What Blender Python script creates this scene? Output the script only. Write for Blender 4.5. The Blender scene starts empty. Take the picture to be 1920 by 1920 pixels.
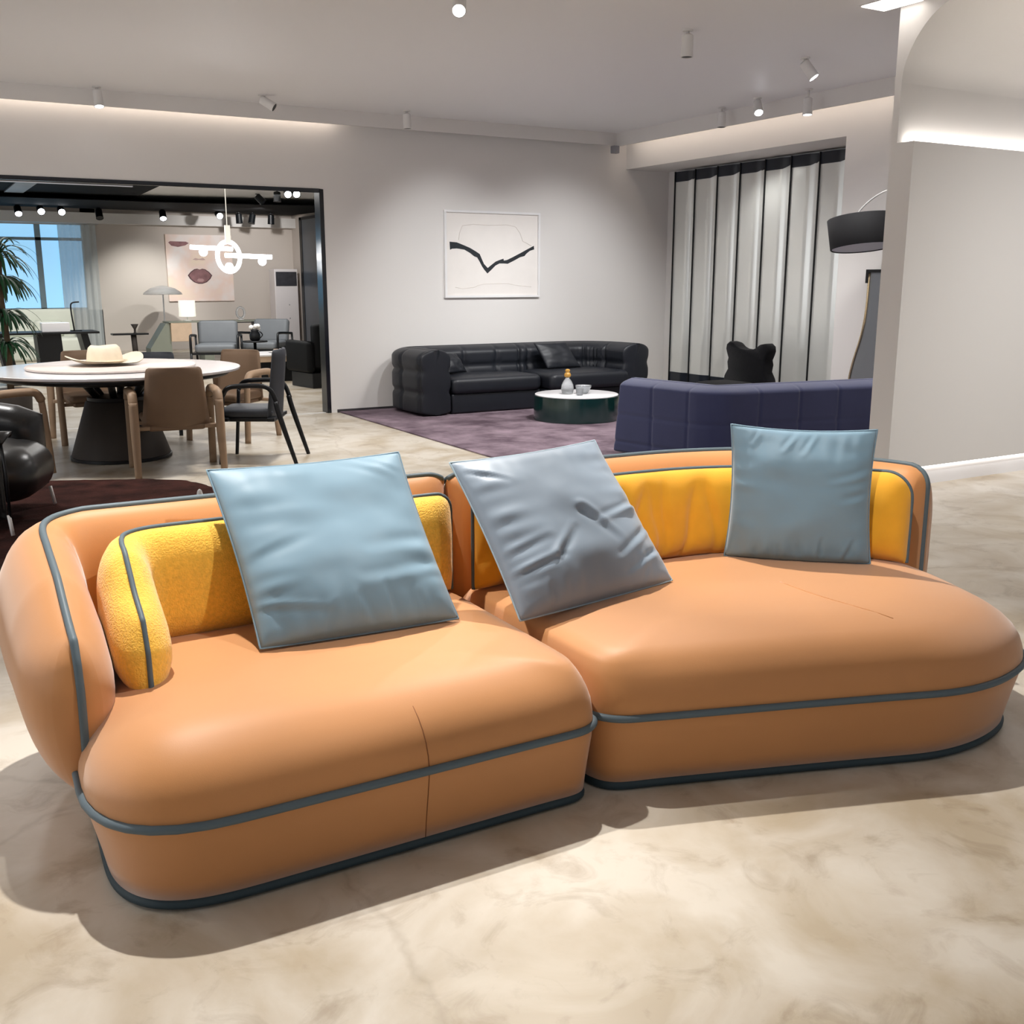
import bpy, bmesh, math, random
from mathutils import Vector, noise
random.seed(7)
SC = bpy.context.scene
COL = SC.collection
PI = math.pi

# ------------------------------------------------------------------ materials
def lin(h):
    h = h.lstrip('#')
    out = []
    for i in (0, 2, 4):
        v = int(h[i:i+2], 16) / 255
        out.append(v/12.92 if v <= .04045 else ((v+.055)/1.055)**2.4)
    return (*out, 1)

def mat(name, col, rough=.5, metal=0, spec=.5, noise_scale=0, noise_amt=0, bump=0, bump_scale=200,
        coat=0, sheen=0, emit=None, estr=0, alpha=1, trans=0, ior=1.45):
    m = bpy.data.materials.new(name); m.use_nodes = True
    nt = m.node_tree; b = nt.nodes['Principled BSDF']
    c = lin(col) if isinstance(col, str) else (*col, 1)
    b.inputs['Base Color'].default_value = c
    b.inputs['Roughness'].default_value = rough
    b.inputs['Metallic'].default_value = metal
    b.inputs['Specular IOR Level'].default_value = spec
    b.inputs['Coat Weight'].default_value = coat
    b.inputs['Coat Roughness'].default_value = .15
    b.inputs['Sheen Weight'].default_value = sheen
    b.inputs['Transmission Weight'].default_value = trans
    b.inputs['IOR'].default_value = ior
    b.inputs['Alpha'].default_value = alpha
    if emit:
        b.inputs['Emission Color'].default_value = lin(emit); b.inputs['Emission Strength'].default_value = estr
    tc = nt.nodes.new('ShaderNodeTexCoord')
    if noise_amt:
        n = nt.nodes.new('ShaderNodeTexNoise'); n.inputs['Scale'].default_value = noise_scale; n.inputs['Detail'].default_value = 5
        r = nt.nodes.new('ShaderNodeValToRGB')
        r.color_ramp.elements[0].position = .3; r.color_ramp.elements[1].position = .7
        r.color_ramp.elements[0].color = (*[v*(1-noise_amt) for v in c[:3]], 1)
        r.color_ramp.elements[1].color = (*[min(1, v*(1+noise_amt)) for v in c[:3]], 1)
        nt.links.new(tc.outputs['Object'], n.inputs['Vector']); nt.links.new(n.outputs['Fac'], r.inputs['Fac'])
        nt.links.new(r.outputs['Color'], b.inputs['Base Color'])
    if bump:
        n2 = nt.nodes.new('ShaderNodeTexNoise'); n2.inputs['Scale'].default_value = bump_scale; n2.inputs['Detail'].default_value = 3
        bp = nt.nodes.new('ShaderNodeBump'); bp.inputs['Strength'].default_value = bump; bp.inputs['Distance'].default_value = .01
        nt.links.new(tc.outputs['Object'], n2.inputs['Vector']); nt.links.new(n2.outputs['Fac'], bp.inputs['Height'])
        nt.links.new(bp.outputs['Normal'], b.inputs['Normal'])
    return m

def floor_material():
    m = bpy.data.materials.new('polished_stone'); m.use_nodes = True
    nt = m.node_tree; b = nt.nodes['Principled BSDF']; L = nt.links.new
    tc = nt.nodes.new('ShaderNodeTexCoord')
    def tex(scale, detail, dist, rough=.55):
        n = nt.nodes.new('ShaderNodeTexNoise'); n.inputs['Scale'].default_value = scale
        n.inputs['Detail'].default_value = detail; n.inputs['Distortion'].default_value = dist; n.inputs['Roughness'].default_value = rough
        L(tc.outputs['Object'], n.inputs['Vector']); return n
    a = tex(2.3, 7, .6); c = tex(5.5, 8, .9, .62)
    r1 = nt.nodes.new('ShaderNodeValToRGB'); e = r1.color_ramp.elements
    e[0].position = .36; e[0].color = lin('#ab9d87'); e[1].position = .6; e[1].color = lin('#c6beb1')
    L(a.outputs['Fac'], r1.inputs['Fac'])
    r2 = nt.nodes.new('ShaderNodeValToRGB'); e = r2.color_ramp.elements
    e[0].position = .3; e[0].color = lin('#a8947a'); e[1].position = .47; e[1].color = (1, 1, 1, 1)
    L(c.outputs['Fac'], r2.inputs['Fac'])
    mx = nt.nodes.new('ShaderNodeMix'); mx.data_type = 'RGBA'; mx.blend_type = 'MULTIPLY'; mx.inputs[0].default_value = .42
    L(r1.outputs['Color'], mx.inputs[6]); L(r2.outputs['Color'], mx.inputs[7])
    # thin hairline cracks
    v = nt.nodes.new('ShaderNodeTexVoronoi'); v.feature = 'DISTANCE_TO_EDGE'; v.inputs['Scale'].default_value = .33
    w = tex(1.4, 5, 0)
    mp = nt.nodes.new('ShaderNodeMix'); mp.data_type = 'RGBA'; mp.inputs[0].default_value = .35
    L(tc.outputs['Object'], mp.inputs[6]); L(w.outputs['Color'], mp.inputs[7]); L(mp.outputs[2], v.inputs['Vector'])
    rv = nt.nodes.new('ShaderNodeValToRGB'); rv.color_ramp.elements[0].color = lin('#9c8d78'); rv.color_ramp.elements[1].position = .0022
    rv.color_ramp.elements[1].color = (1, 1, 1, 1)
    L(v.outputs['Distance'], rv.inputs['Fac'])
    m2 = nt.nodes.new('ShaderNodeMix'); m2.data_type = 'RGBA'; m2.blend_type = 'MULTIPLY'; m2.inputs[0].default_value = .22
    L(mx.outputs[2], m2.inputs[6]); L(rv.outputs['Color'], m2.inputs[7])
    L(m2.outputs[2], b.inputs['Base Color'])
    b.inputs['Roughness'].default_value = .33; b.inputs['Specular IOR Level'].default_value = .45
    return m

def rug_material(name, c0, c1, scale, stretch=(1, 1, 1), p0=.35, p1=.65):
    m = bpy.data.materials.new(name); m.use_nodes = True
    nt = m.node_tree; b = nt.nodes['Principled BSDF']; L = nt.links.new
    tc = nt.nodes.new('ShaderNodeTexCoord'); mp = nt.nodes.new('ShaderNodeMapping'); mp.inputs['Scale'].default_value = stretch
    L(tc.outputs['Object'], mp.inputs['Vector'])
    n = nt.nodes.new('ShaderNodeTexNoise'); n.inputs['Scale'].default_value = scale; n.inputs['Detail'].default_value = 6; n.inputs['Roughness'].default_value = .6
    L(mp.outputs['Vector'], n.inputs['Vector'])
    r = nt.nodes.new('ShaderNodeValToRGB'); e = r.color_ramp.elements
    e[0].position = p0; e[0].color = lin(c0); e[1].position = p1; e[1].color = lin(c1)
    L(n.outputs['Fac'], r.inputs['Fac']); L(r.outputs['Color'], b.inputs['Base Color'])
    b.inputs['Roughness'].default_value = .95; b.inputs['Specular IOR Level'].default_value = .1
    n2 = nt.nodes.new('ShaderNodeTexNoise'); n2.inputs['Scale'].default_value = 90; L(tc.outputs['Object'], n2.inputs['Vector'])
    bp = nt.nodes.new('ShaderNodeBump'); bp.inputs['Strength'].default_value = .7; bp.inputs['Distance'].default_value = .01
    L(n2.outputs['Fac'], bp.inputs['Height']); L(bp.outputs['Normal'], b.inputs['Normal'])
    return m

def poster_material():
    m = bpy.data.materials.new('poster_wash'); m.use_nodes = True
    nt = m.node_tree; b = nt.nodes['Principled BSDF']; L = nt.links.new
    tc = nt.nodes.new('ShaderNodeTexCoord')
    n = nt.nodes.new('ShaderNodeTexNoise'); n.inputs['Scale'].default_value = 1.6; n.inputs['Detail'].default_value = 3
    L(tc.outputs['Object'], n.inputs['Vector'])
    r = nt.nodes.new('ShaderNodeValToRGB'); e = r.color_ramp.elements
    e[0].position = .33; e[0].color = lin('#efdcc6'); e[1].position = .62; e[1].color = lin('#efe6e2')
    x = r.color_ramp.elements.new(.46); x.color = lin('#efd6ca')
    L(n.outputs['Fac'], r.inputs['Fac']); L(r.outputs['Color'], b.inputs['Base Color'])
    b.inputs['Roughness'].default_value = .8
    return m

M = dict(
    wall=mat('white_plaster', '#dcd9d6', .85, spec=.2, bump=.03, bump_scale=60),
    wallfar=mat('greige_wallpaper', '#cbc2ba', .85, spec=.2, bump=.03, bump_scale=60),
    ceil=mat('ceiling_paint', '#e6e5e6', .5, spec=.35, bump=.01, bump_scale=8),
    floor=floor_material(),
    leather=mat('tan_leather', '#ba804b', .5, spec=.35, sheen=.4, noise_scale=2.5, noise_amt=.04, bump=.05, bump_scale=420),
    piping=mat('slate_piping', '#56636a', .5, spec=.3, bump=.04, bump_scale=300),
    plinth=mat('dark_slate_base', '#2c3a40', .55, spec=.3, bump=.03, bump_scale=200),
    seam=mat('brown_thread', '#7a4a28', .8, noise_scale=20, noise_amt=.1),
    yellow=mat('mustard_boucle', '#f3bd4a', .9, spec=.15, sheen=.4, noise_scale=90, noise_amt=.10, bump=.45, bump_scale=190),
    yellow2=mat('mustard_velvet', '#e2a329', .75, spec=.2, sheen=.4, noise_scale=6, noise_amt=.08, bump=.06, bump_scale=200),
    blue=mat('blue_satin', '#6f8a9a', .48, spec=.35, sheen=.25, noise_scale=4, noise_amt=.03, bump=.03, bump_scale=500),
    blue2=mat('grey_blue_satin', '#7f8d9b', .45, spec=.4, sheen=.25, noise_scale=4, noise_amt=.03, bump=.03, bump_scale=500),
    blue_edge=mat('pale_blue_edge', '#9db0bb', .6, noise_scale=10, noise_amt=.03),
    black_l=mat('black_leather', '#1a1d24', .46, spec=.5, noise_scale=3, noise_amt=.1, bump=.06, bump_scale=160),
    black_l2=mat('smooth_black_leather', '#17181a', .3, spec=.6, noise_scale=3, noise_amt=.08, bump=.04, bump_scale=60),
    purple=mat('indigo_felt', '#3a3f60', .85, spec=.2, sheen=.35, noise_scale=4, noise_amt=.06, bump=.12, bump_scale=260),
    rug=rug_material('mauve_pile', '#54464f', '#8f7e88', 2.4, (1, 1, 1), .33, .68),
    shag=rug_material('dark_brown_shag', '#1f110e', '#4c2c26', 5, (1, 1, 1), .3, .8),
    green=mat('green_lacquer', '#0b2e2c', .12, spec=.7, coat=.6, noise_scale=2, noise_amt=.05),
    white_top=mat('white_lacquer', '#e9e8ea', .25, spec=.5, noise_scale=3, noise_amt=.02),
    white_m=mat('white_metal', '#d9d7d5', .45, noise_scale=3, noise_amt=.02),
    black_m=mat('black_metal', '#0f1114', .4, spec=.4, noise_scale=4, noise_amt=.1),
    black_gl=mat('black_steel_frame', '#101218', .18, spec=.6, noise_scale=4, noise_amt=.1),
    lens=mat('lamp_lens', '#ffffff', .5, emit='#f4f8ff', estr=14),
    led=mat('led_strip', '#ffffff', .5, emit='#ffeedd', estr=8),
    led_cool=mat('led_strip_neutral', '#ffffff', .5, emit='#fff8f0', estr=4.5),
    led_cove=mat('cove_strip', '#ffffff', .5, emit='#fff8f0', estr=26),
    glow=mat('glowing_tube', '#ffffff', .5, emit='#ffffff', estr=9),
    brown=mat('taupe_leather', '#735d4a', .5, spec=.35, noise_scale=4, noise_amt=.05, bump=.04, bump_scale=250),
    brown_w=mat('beige_wood', '#947c65', .5, spec=.3, noise_scale=8, noise_amt=.08),
    dark_l=mat('charcoal_leather', '#33363c', .5, spec=.4, noise_scale=4, noise_amt=.06, bump=.04, bump_scale=250),
    cone=mat('brown_grey_lacquer', '#3d3733', .6, spec=.3, noise_scale=3, noise_amt=.05),
    marble=mat('white_marble', '#e3e1e2', .15, spec=.5, noise_scale=3, noise_amt=.03),
    susan=mat('pale_stone', '#d3c6be', .35, noise_scale=5, noise_amt=.03),
    felt=mat('cream_felt', '#e3d5bf', .9, spec=.1, noise_scale=20, noise_amt=.04, bump=.1, bump_scale=200),
    leaf=mat('leaf_green', '#1f4a2c', .45, spec=.4, noise_scale=6, noise_amt=.3),
    trunk=mat('plant_trunk', '#5b4a36', .8, noise_scale=12, noise_amt=.3),
    cream=mat('cream_upholstery', '#d9dccf', .8, noise_scale=5, noise_amt=.03),
    grey_l=mat('grey_leather', '#686c70', .5, spec=.4, noise_scale=4, noise_amt=.05),
    sage=mat('sage_lacquer', '#83877a', .5, noise_scale=3, noise_amt=.03),
    oak=mat('pale_oak', '#cdb399', .5, noise_scale=9, noise_amt=.08),
    panel=mat('satin_metal_panel', '#e0e2de', .22, metal=.35, spec=.5, noise_scale=1.5, noise_amt=.03),
    panel_top=mat('dark_glossy_band', '#23272f', .25, spec=.5, noise_scale=3, noise_amt=.1),
    mirror=mat('grey_mirror', '#8f9296', .25, metal=.6, noise_scale=2, noise_amt=.03),
    brass=mat('pale_brass', '#d8c29b', .22, metal=.9, noise_scale=6, noise_amt=.05),
    shade=mat('charcoal_fabric', '#161619', .8, noise_scale=60, noise_amt=.1),
    diffuser=mat('lamp_diffuser', '#b9b8bb', .6, noise_scale=3, noise_amt=.02),
    canvas=mat('off_white_paper', '#e6e1dc', .8, noise_scale=5, noise_amt=.02),
    ink=mat('black_ink', '#22272c', .7, noise_scale=14, noise_amt=.15),
    pencil=mat('pencil_line', '#d6cfc8', .8, noise_scale=14, noise_amt=.05),
    frame=mat('white_frame', '#e4e3e3', .5, noise_scale=5, noise_amt=.02),
    poster=poster_material(),
    lips=mat('plum_paint', '#8d6668', .7, noise_scale=8, noise_amt=.25),
    lipline=mat('dark_plum_paint', '#5a4043', .7, noise_scale=8, noise_amt=.15),
    liplight=mat('pink_paint', '#b48f8e', .7, noise_scale=8, noise_amt=.1),
    nose=mat('rose_shadow_paint', '#cdb0a8', .8, noise_scale=8, noise_amt=.06),
    glass=mat('clear_glass', '#ffffff', .04, trans=1, ior=1.45),
    frost=mat('pebbled_glass', '#eef2f5', .15, trans=.85, bump=.8, bump_scale=90, ior=1.4),
    amber=mat('amber_stopper', '#d9a64e', .2, trans=.3, noise_scale=8, noise_amt=.1),
    sky=mat('daylight_pane', '#9cc9e8', .3, emit='#8fc6ea', estr=.95),
    mull=mat('window_frame_paint', '#8fa4ae', .5, noise_scale=4, noise_amt=.03),
    curtain=mat('sheer_fabric', '#d3d8d8', .9, alpha=.7, noise_scale=5, noise_amt=.03),
    ac=mat('appliance_white', '#ded8d8', .4, noise_scale=3, noise_amt=.02),
    grille=mat('dark_grille', '#35343a', .5, noise_scale=12, noise_amt=.2),
    door=mat('slate_door', '#4c545e', .3, spec=.5, noise_scale=2, noise_amt=.08),
    lampglow=mat('lit_shade', '#f2f0e6', .7, emit='#f6f3e4', estr=.7),
    blackp=mat('black_ceiling_paint', '#050507', .8, spec=.1, noise_scale=4, noise_amt=.1),
    base=mat('dark_skirting', '#3b383b', .5, noise_scale=5, noise_amt=.05),
    black_b=mat('matt_black_fabric', '#07080a', .7, spec=.2, noise_scale=8, noise_amt=.1),
    hairy=mat('black_plush', '#0b0b0e', .9, spec=.1, sheen=.1, noise_scale=30, noise_amt=.2, bump=.3, bump_scale=80),
    sensor=mat('grey_plastic', '#8b8b90', .5, noise_scale=6, noise_amt=.05),
)

# ------------------------------------------------------------------ mesh helpers
class MB:
    def __init__(s): s.v = []; s.f = []
    def add(s, vs, fs):
        o = len(s.v); s.v += [tuple(map(float, v)) for v in vs]; s.f += [tuple(i+o for i in f) for f in fs]; return s
    def box(s, x0, x1, y0, y1, z0, z1):
        v = [(x, y, z) for z in (z0, z1) for y in (y0, y1) for x in (x0, x1)]
        return s.add(v, [(0, 2, 3, 1), (4, 5, 7, 6), (0, 1, 5, 4), (2, 6, 7, 3), (0, 4, 6, 2), (1, 3, 7, 5)])
    def prism(s, poly, z0, z1):
        n = len(poly); v = [(x, y, z0) for x, y in poly] + [(x, y, z1) for x, y in poly]
        return s.add(v, [tuple(range(n))[::-1], tuple(range(n, 2*n))] + [(i, (i+1) % n, n+(i+1) % n, n+i) for i in range(n)])
    def loops(s, rings, cap0=True, cap1=True, closed=True):
        n = len(rings[0]); o = len(s.v)
        for r in rings: s.v += [tuple(map(float, p)) for p in r]
        for k in range(len(rings)-1):
            for i in range(n if closed else n-1):
                j = (i+1) % n
                s.f.append((o+k*n+i, o+k*n+j, o+(k+1)*n+j, o+(k+1)*n+i))
        if cap0: s.f.append(tuple(o+i for i in range(n))[::-1])
        if cap1: s.f.append(tuple(o+(len(rings)-1)*n+i for i in range(n)))
        return s
    def lathe(s, prof, c=(0, 0, 0), seg=40):
        rings = [[(c[0]+r*math.cos(2*PI*i/seg), c[1]+r*math.sin(2*PI*i/seg), c[2]+z) for i in range(seg)] for r, z in prof]
        return s.loops(rings)
    def tube(s, pts, r, seg=10, closed=False, sx=1.0):
        P = [Vector(p) for p in pts]; n = len(P)
        rad = r if isinstance(r, (list, tuple)) else [r]*n
        T = []
        for i in range(n):
            a = P[(i-1) % n] if (closed or i > 0) else P[0]; b = P[(i+1) % n] if (closed or i < n-1) else P[-1]
            d = b-a; T.append(d.normalized() if d.length > 1e-9 else Vector((0, 0, 1)))
        up = Vector((0, 0, 1)) if abs(T[0].z) < .9 else Vector((1, 0, 0))
        N = (up - T[0]*up.dot(T[0])).normalized(); rings = []
        for i in range(n):
            N = (N - T[i]*N.dot(T[i]))
            N = N.normalized() if N.length > 1e-6 else T[i].orthogonal().normalized()
            B = T[i].cross(N)
            rings.append([P[i]+N*(math.cos(2*PI*k/seg)*rad[i])+B*(math.sin(2*PI*k/seg)*rad[i]*sx) for k in range(seg)])
        if closed: rings.append(rings[0])
        return s.loops(rings, not closed, not closed)
    def sphere(s, c, r, seg=20, sc=(1, 1, 1)):
        pr = [(max(1e-4, math.sin(PI*k/12)), -math.cos(PI*k/12)) for k in range(13)]
        rings = [[(c[0]+r*sc[0]*a*math.cos(2*PI*i/seg), c[1]+r*sc[1]*a*math.sin(2*PI*i/seg), c[2]+r*sc[2]*z) for i in range(seg)] for a, z in pr]
        return s.loops(rings)
    def cylto(s, a, b, r0, r1=None, seg=20):
        return s.tube([a, b], [r0, r0 if r1 is None else r1], seg)

def obj(name, mb, m, parent=None, smooth=True, bevel=0, sub=0, angle=None):
    me = bpy.data.meshes.new(name); me.from_pydata(mb.v, [], mb.f); me.update()
    bm = bmesh.new(); bm.from_mesh(me)
    bmesh.ops.remove_doubles(bm, verts=bm.verts, dist=1e-5)
    bmesh.ops.recalc_face_normals(bm, faces=bm.faces)
    bm.to_mesh(me); bm.free()
    me.materials.append(M[m])
    if smooth:
        me.polygons.foreach_set('use_smooth', [True]*len(me.polygons))
    if angle:
        me.set_sharp_from_angle(angle=math.radians(angle))
    o = bpy.data.objects.new(name, me); COL.objects.link(o)
    if parent: o.parent = parent
    if bevel:
        b = o.modifiers.new('bevel', 'BEVEL'); b.width = bevel; b.segments = 3; b.limit_method = 'ANGLE'; b.angle_limit = math.radians(35)
        b.harden_normals = False
    if sub:
        q = o.modifiers.new('sub', 'SUBSURF'); q.levels = sub; q.render_levels = sub
    return o

def tag(o, label, cat, group=None):
    o['label'] = label; o['category'] = cat
    if group: o['group'] = group
    return o
def thing(name, label, cat, loc=(0, 0, 0), rz=0, group=None):
    o = bpy.data.objects.new(name, None); COL.objects.link(o); o.empty_display_size = .1
    o.location = loc; o.rotation_euler = (0, 0, rz)
    return tag(o, label, cat, group)
def struct(name, mb, m, bevel=0, parent=None, smooth=False):
    o = obj(name, mb, m, parent, smooth=smooth, bevel=bevel); o['kind'] = 'structure'; return o
def dup(root, loc, rz, label, group=None):
    r = root.copy(); COL.objects.link(r); r.location = loc; r.rotation_euler = (0, 0, rz); r['label'] = label
    if group: r['group'] = group
    for ch in list(root.children):
        c = ch.copy(); COL.objects.link(c); c.parent = r
        for g in list(ch.children):
            d = g.copy(); COL.objects.link(d); d.parent = c
    return r

def interp(x, tab):
    if x <= tab[0][0]: return tab[0][1]
    for (a, p), (b, q) in zip(tab, tab[1:]):
        if x <= b:
            t = (x-a)/(b-a); return p+(q-p)*t
    return tab[-1][1]
def smooth_path(pts, n=8, it=3, closed=False):
    P = [Vector(p) for p in pts]
    for _ in range(it):
        Q = [] if closed else [P[0]]
        for i in range(len(P) if closed else len(P)-1):
            a = P[i]; b = P[(i+1) % len(P)]
            Q += [a*.75+b*.25, a*.25+b*.75]
        if not closed: Q.append(P[-1])
        P = Q
    return P
def resample(P, step, closed=False):
    P = [Vector(p) for p in P]
    if closed: P = P+[P[0]]
    d = [0]
    for a, b in zip(P, P[1:]): d.append(d[-1]+(b-a).length)
    n = max(2, int(round(d[-1]/step))); out = []; k = 0
    for i in range(n+1):
        t = d[-1]*i/n
        while k < len(d)-2 and d[k+1] < t: k += 1
        u = (t-d[k])/max(1e-9, d[k+1]-d[k]); out.append(P[k].lerp(P[k+1], u))
    return out[:-1] if closed else out
def fillet(pts, rad, seg=8):
    """2D polyline with rounded corners; rad per point or scalar (open)."""
    out = [Vector(pts[0])]
    for i in range(1, len(pts)-1):
        a, p, b = Vector(pts[i-1]), Vector(pts[i]), Vector(pts[i+1])
        r = rad[i] if isinstance(rad, (list, tuple)) else rad
        u = (a-p).normalized(); v = (b-p).normalized()
        for k in range(seg+1):
            t = k/seg
            out.append((p+u*r)*(1-t)**2 + p*2*t*(1-t) + (p+v*r)*t*t)
    out.append(Vector(pts[-1])); return out

def shell(path, zb, zt, tout, tin, end_r=.12, top_r=.16, bot_r=.16, lean=None, shear=None, groove=None, nv=22, step=.025, minth=.012,
          ends=(True, True), flip=1, flare=0):
    """upholstered shell that follows a 2D path. zb, zt, tout, tin: functions of arc length.
    returns (rings, crest points, end columns)"""
    P = resample([(*p, 0) for p in path], step)
    d = [0]
    for a, b in zip(P, P[1:]): d.append(d[-1]+(b-a).length)
    A = d[-1]
    # denser columns at both ends
    aa = sorted(set([round(x, 5) for x in d] + [end_r*k for k in (.015, .04, .08, .15, .25, .4)] + [A-end_r*k for k in (.015, .04, .08, .15, .25, .4)]))
    def at(a):
        k = 0
        while k < len(d)-2 and d[k+1] < a: k += 1
        u = (a-d[k])/max(1e-9, d[k+1]-d[k]); p = P[k].lerp(P[k+1], u)
        k0 = max(0, k-2); k1 = min(len(P)-1, k+3); t = (P[k1]-P[k0]).normalized()
        return p, t
    def prof(x, r):
        x = min(1, max(0, x/r)); return math.sqrt(max(0, 1-(1-x)**2))
    rings = []; crest = []; e0 = []; e1 = []
    vs = []
    for j in range(nv+1):
        t = j/nv; vs.append(.5-.5*math.cos(PI*t))
    for a in aa:
        p, t = at(a); n = Vector((t.y, -t.x, 0))*flip      # "outer" side
        z0, z1 = zb(a), zt(a); oo = []; ii = []
        fe = 1
        if ends[0]: fe *= prof(a, end_r)
        if ends[1]: fe *= prof(A-a, end_r)
        for v in vs:
            z = z0+(z1-z0)*v
            sh = shear(a, z) if shear else 0
            c = p+t*sh
            if lean: c = c+n*lean(a, v)
            f = prof((1-v)*(z1-z0), top_r)*prof(v*(z1-z0), bot_r)*fe
            g = groove(a, z) if groove else 1
            g2 = g*(1+flare*(1-v)); to = max(minth, tout(a)*f)*g2; ti = max(minth, tin(a)*f)*g2
            oo.append((c.x+n.x*to, c.y+n.y*to, z)); ii.append((c.x-n.x*ti, c.y-n.y*ti, z))
            if a == aa[0]: e0.append((c.x, c.y, z))
            if a == aa[-1]: e1.append((c.x, c.y, z))
        sh = shear(a, z1) if shear else 0
        c = p+t*sh
        if lean: c = c+n*lean(a, 1)
        crest.append((c.x, c.y, z1+.002))
        rings.append(oo+ii[::-1])
    return rings, crest, e0, e1

def offset_ring(ring, d, fac=None):
    """move a ccw ring inwards by d (scaled by fac(outward normal)), smoothed so corners never fold"""
    n = len(ring); out = []
    for i in range(n):
        a = Vector(ring[(i-3) % n]); b = Vector(ring[(i+3) % n]); t = (b-a).normalized()
        nn = Vector((t.y, -t.x, 0)); k = fac(nn) if fac else 1
        p = Vector(ring[i]); out.append(p-nn*d*k)
    for _ in range(int(d*260)):
        out = [out[i]*.5+(out[i-1]+out[(i+1) % n])*.25 for i in range(n)]
    return out

def pillow_mesh(bl, br, tr, tl, thick, seed, nfold=9, fold=.010, n=72, bow=.018, slump=.0, creases=()):
    bl, br, tr, tl = map(Vector, (bl, br, tr, tl))
    nrm = ((br-bl).cross(tl-bl)).normalized()
    vf = {}; mb = MB(); vs = []; fs = []
    def pt(u, v, side):
        # bow the edges a little inwards between the corners
        uu = .5+(u-.5)*(1-bow*2*(1-(2*v-1)**2)*1.0)
        vv = .5+(v-.5)*(1-(bow if v > .5 else -.25*bow)*2*(1-(2*u-1)**2)*1.0)
        p = (bl*(1-uu)+br*uu)*(1-vv)+(tl*(1-uu)+tr*uu)*vv
        eu = 1-abs(2*u-1); ev = 1-abs(2*v-1)
        h = thick*((1-(1-eu)**2.8)**.52)*((1-(1-ev)**2.8)**.52)
        h *= 1+slump*(.5-v)
        # gathers running in from the seams and broad soft folds
        w = 0
        for e, q, k in ((v, u, 1), (1-v, u, .45), (u, v, .7), (1-u, v, .7)):
            ph = noise.noise(Vector((q*3.1, k*7+seed, 1.3)))*2.2
            ln = .16+.12*noise.noise(Vector((q*5.3, seed*1.7, k*3)))
            amp = max(0, .5+noise.noise(Vector((q*4.0+seed, k*5, 4.4))))
            w += k*fold*amp*math.sin(q*nfold*2*PI+ph*2)*math.exp(-(e/ln)**2)*min(1, e/.03)
        big = noise.noise(Vector((u*2.2+seed, v*3.4, .7)))*.012+noise.noise(Vector((u*4.5+v*3, v*6-u*2.0, seed)))*.007
        m = min(1, eu*5)*min(1, ev*5)
        cr = 0
        for (u0, v0, u1, v1, wd_, dp) in creases:
            dx, dy = u1-u0, v1-v0; L2 = dx*dx+dy*dy; tt = ((u-u0)*dx+(v-v0)*dy)/L2; tc_ = min(1, max(0, tt))
            px, py = u-u0-dx*tc_, v-v0-dy*tc_; sd = (px*-dy+py*dx)/math.sqrt(L2); dd = math.hypot(px, py)
            fadeq = (1-.75*tc_)
            cr += dp*fadeq*(-math.exp(-(dd/wd_)**2)+.75*math.exp(-((sd-1.3*wd_)/(wd_*1.3))**2)*math.exp(-(max(0, dd-1.3*wd_)/wd_)**2))
        return p+nrm*side*(h+(w+big+cr)*m if side > 0 else h*.6)
    idx = {}
    for side in (1, -1):
        for j in range(n+1):
            for i in range(n+1):
                b = i in (0, n) or j in (0, n)
                if b and side < 0: idx[(i, j, side)] = idx[(i, j, 1)]; continue
                idx[(i, j, side)] = len(vs); vs.append(pt(i/n, j/n, side))
        for j in range(n):
            for i in range(n):
                q = [idx[(i, j, side)], idx[(i+1, j, side)], idx[(i+1, j+1, side)], idx[(i, j+1, side)]]
                fs.append(tuple(q if side > 0 else q[::-1]))
    mb.add(vs, fs)
    border = [vs[idx[(i, 0, 1)]] for i in range(n)]+[vs[idx[(n, j, 1)]] for j in range(n)]+[vs[idx[(n-i, n, 1)]] for i in range(n)]+[vs[idx[(0, n-j, 1)]] for j in range(n)]
    return mb, border

def aim(o, tgt):
    o.rotation_euler = (Vector(tgt)-o.location).to_track_quat('-Z', 'Y').to_euler()
def spot(loc, tgt, power, angle=60, blend=.6, col=(1, .96, .9), size=.04):
    l = bpy.data.lights.new('spot_light', 'SPOT'); l.energy = power; l.spot_size = math.radians(angle); l.spot_blend = blend
    l.color = col; l.shadow_soft_size = size
    o = bpy.data.objects.new('spot_light', l); COL.objects.link(o); o.location = loc; aim(o, tgt); return o

NW = 11.43   # showroom side of the wall with the doorway
SB = 8.30    # wall with the lit niche
CZ = 3.30

# ------------------------------------------------------------------ setting
struct('floor', MB().box(-7, 13, -5, 25, -.1, 0), 'floor')
cm = MB(); cm.box(-7, 8.03, -5, 11.28, CZ, CZ+.08)
struct('ceiling', cm, 'ceil')
# wall with the doorway: opening s -2.0..4.19, z 0..2.48
mb = MB(); mb.box(4.19, 9.05, NW, NW+.16, 0, 3.6); mb.box(-7, 4.19, NW, NW+.16, 2.48, 3.6); mb.box(-7, -1.6, NW, NW+.16, 0, 2.48)
struct('wall_back', mb, 'wall')
mb = MB(); mb.box(4.14, 4.189, NW-.006, NW+.165, 0, 2.479); mb.box(-1.59, 4.14, NW-.006, NW+.02, 2.44, 2.479)
struct('trim_1', mb, 'black_gl', bevel=.004)
struct('baseboard_back', MB().box(4.26, SB+.6, NW-.008, NW-.0005, 0, .035), 'base')
struct('trim_2', MB().box(-1.6, 4.13, NW+.02, NW+.06, .0005, .006), 'white_m')
# dropped fascia hiding the light slot along both walls
mb = MB(); mb.box(-7, 8.05, 11.28, 11.30, 3.15, CZ+.08)
struct('trim_3', mb, 'wall')
mb = MB(); mb.box(8.03, 8.05, 5.3, 11.30, 3.14, CZ+.08)
struct('trim_4', mb, 'wall')
struct('ceiling_slot', MB().box(-7, 8.4, 11.28, NW+.1, 3.5, 3.55).box(8.03, 8.4, 5.2, 11.4, 3.5, 3.55), 'wall')
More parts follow.
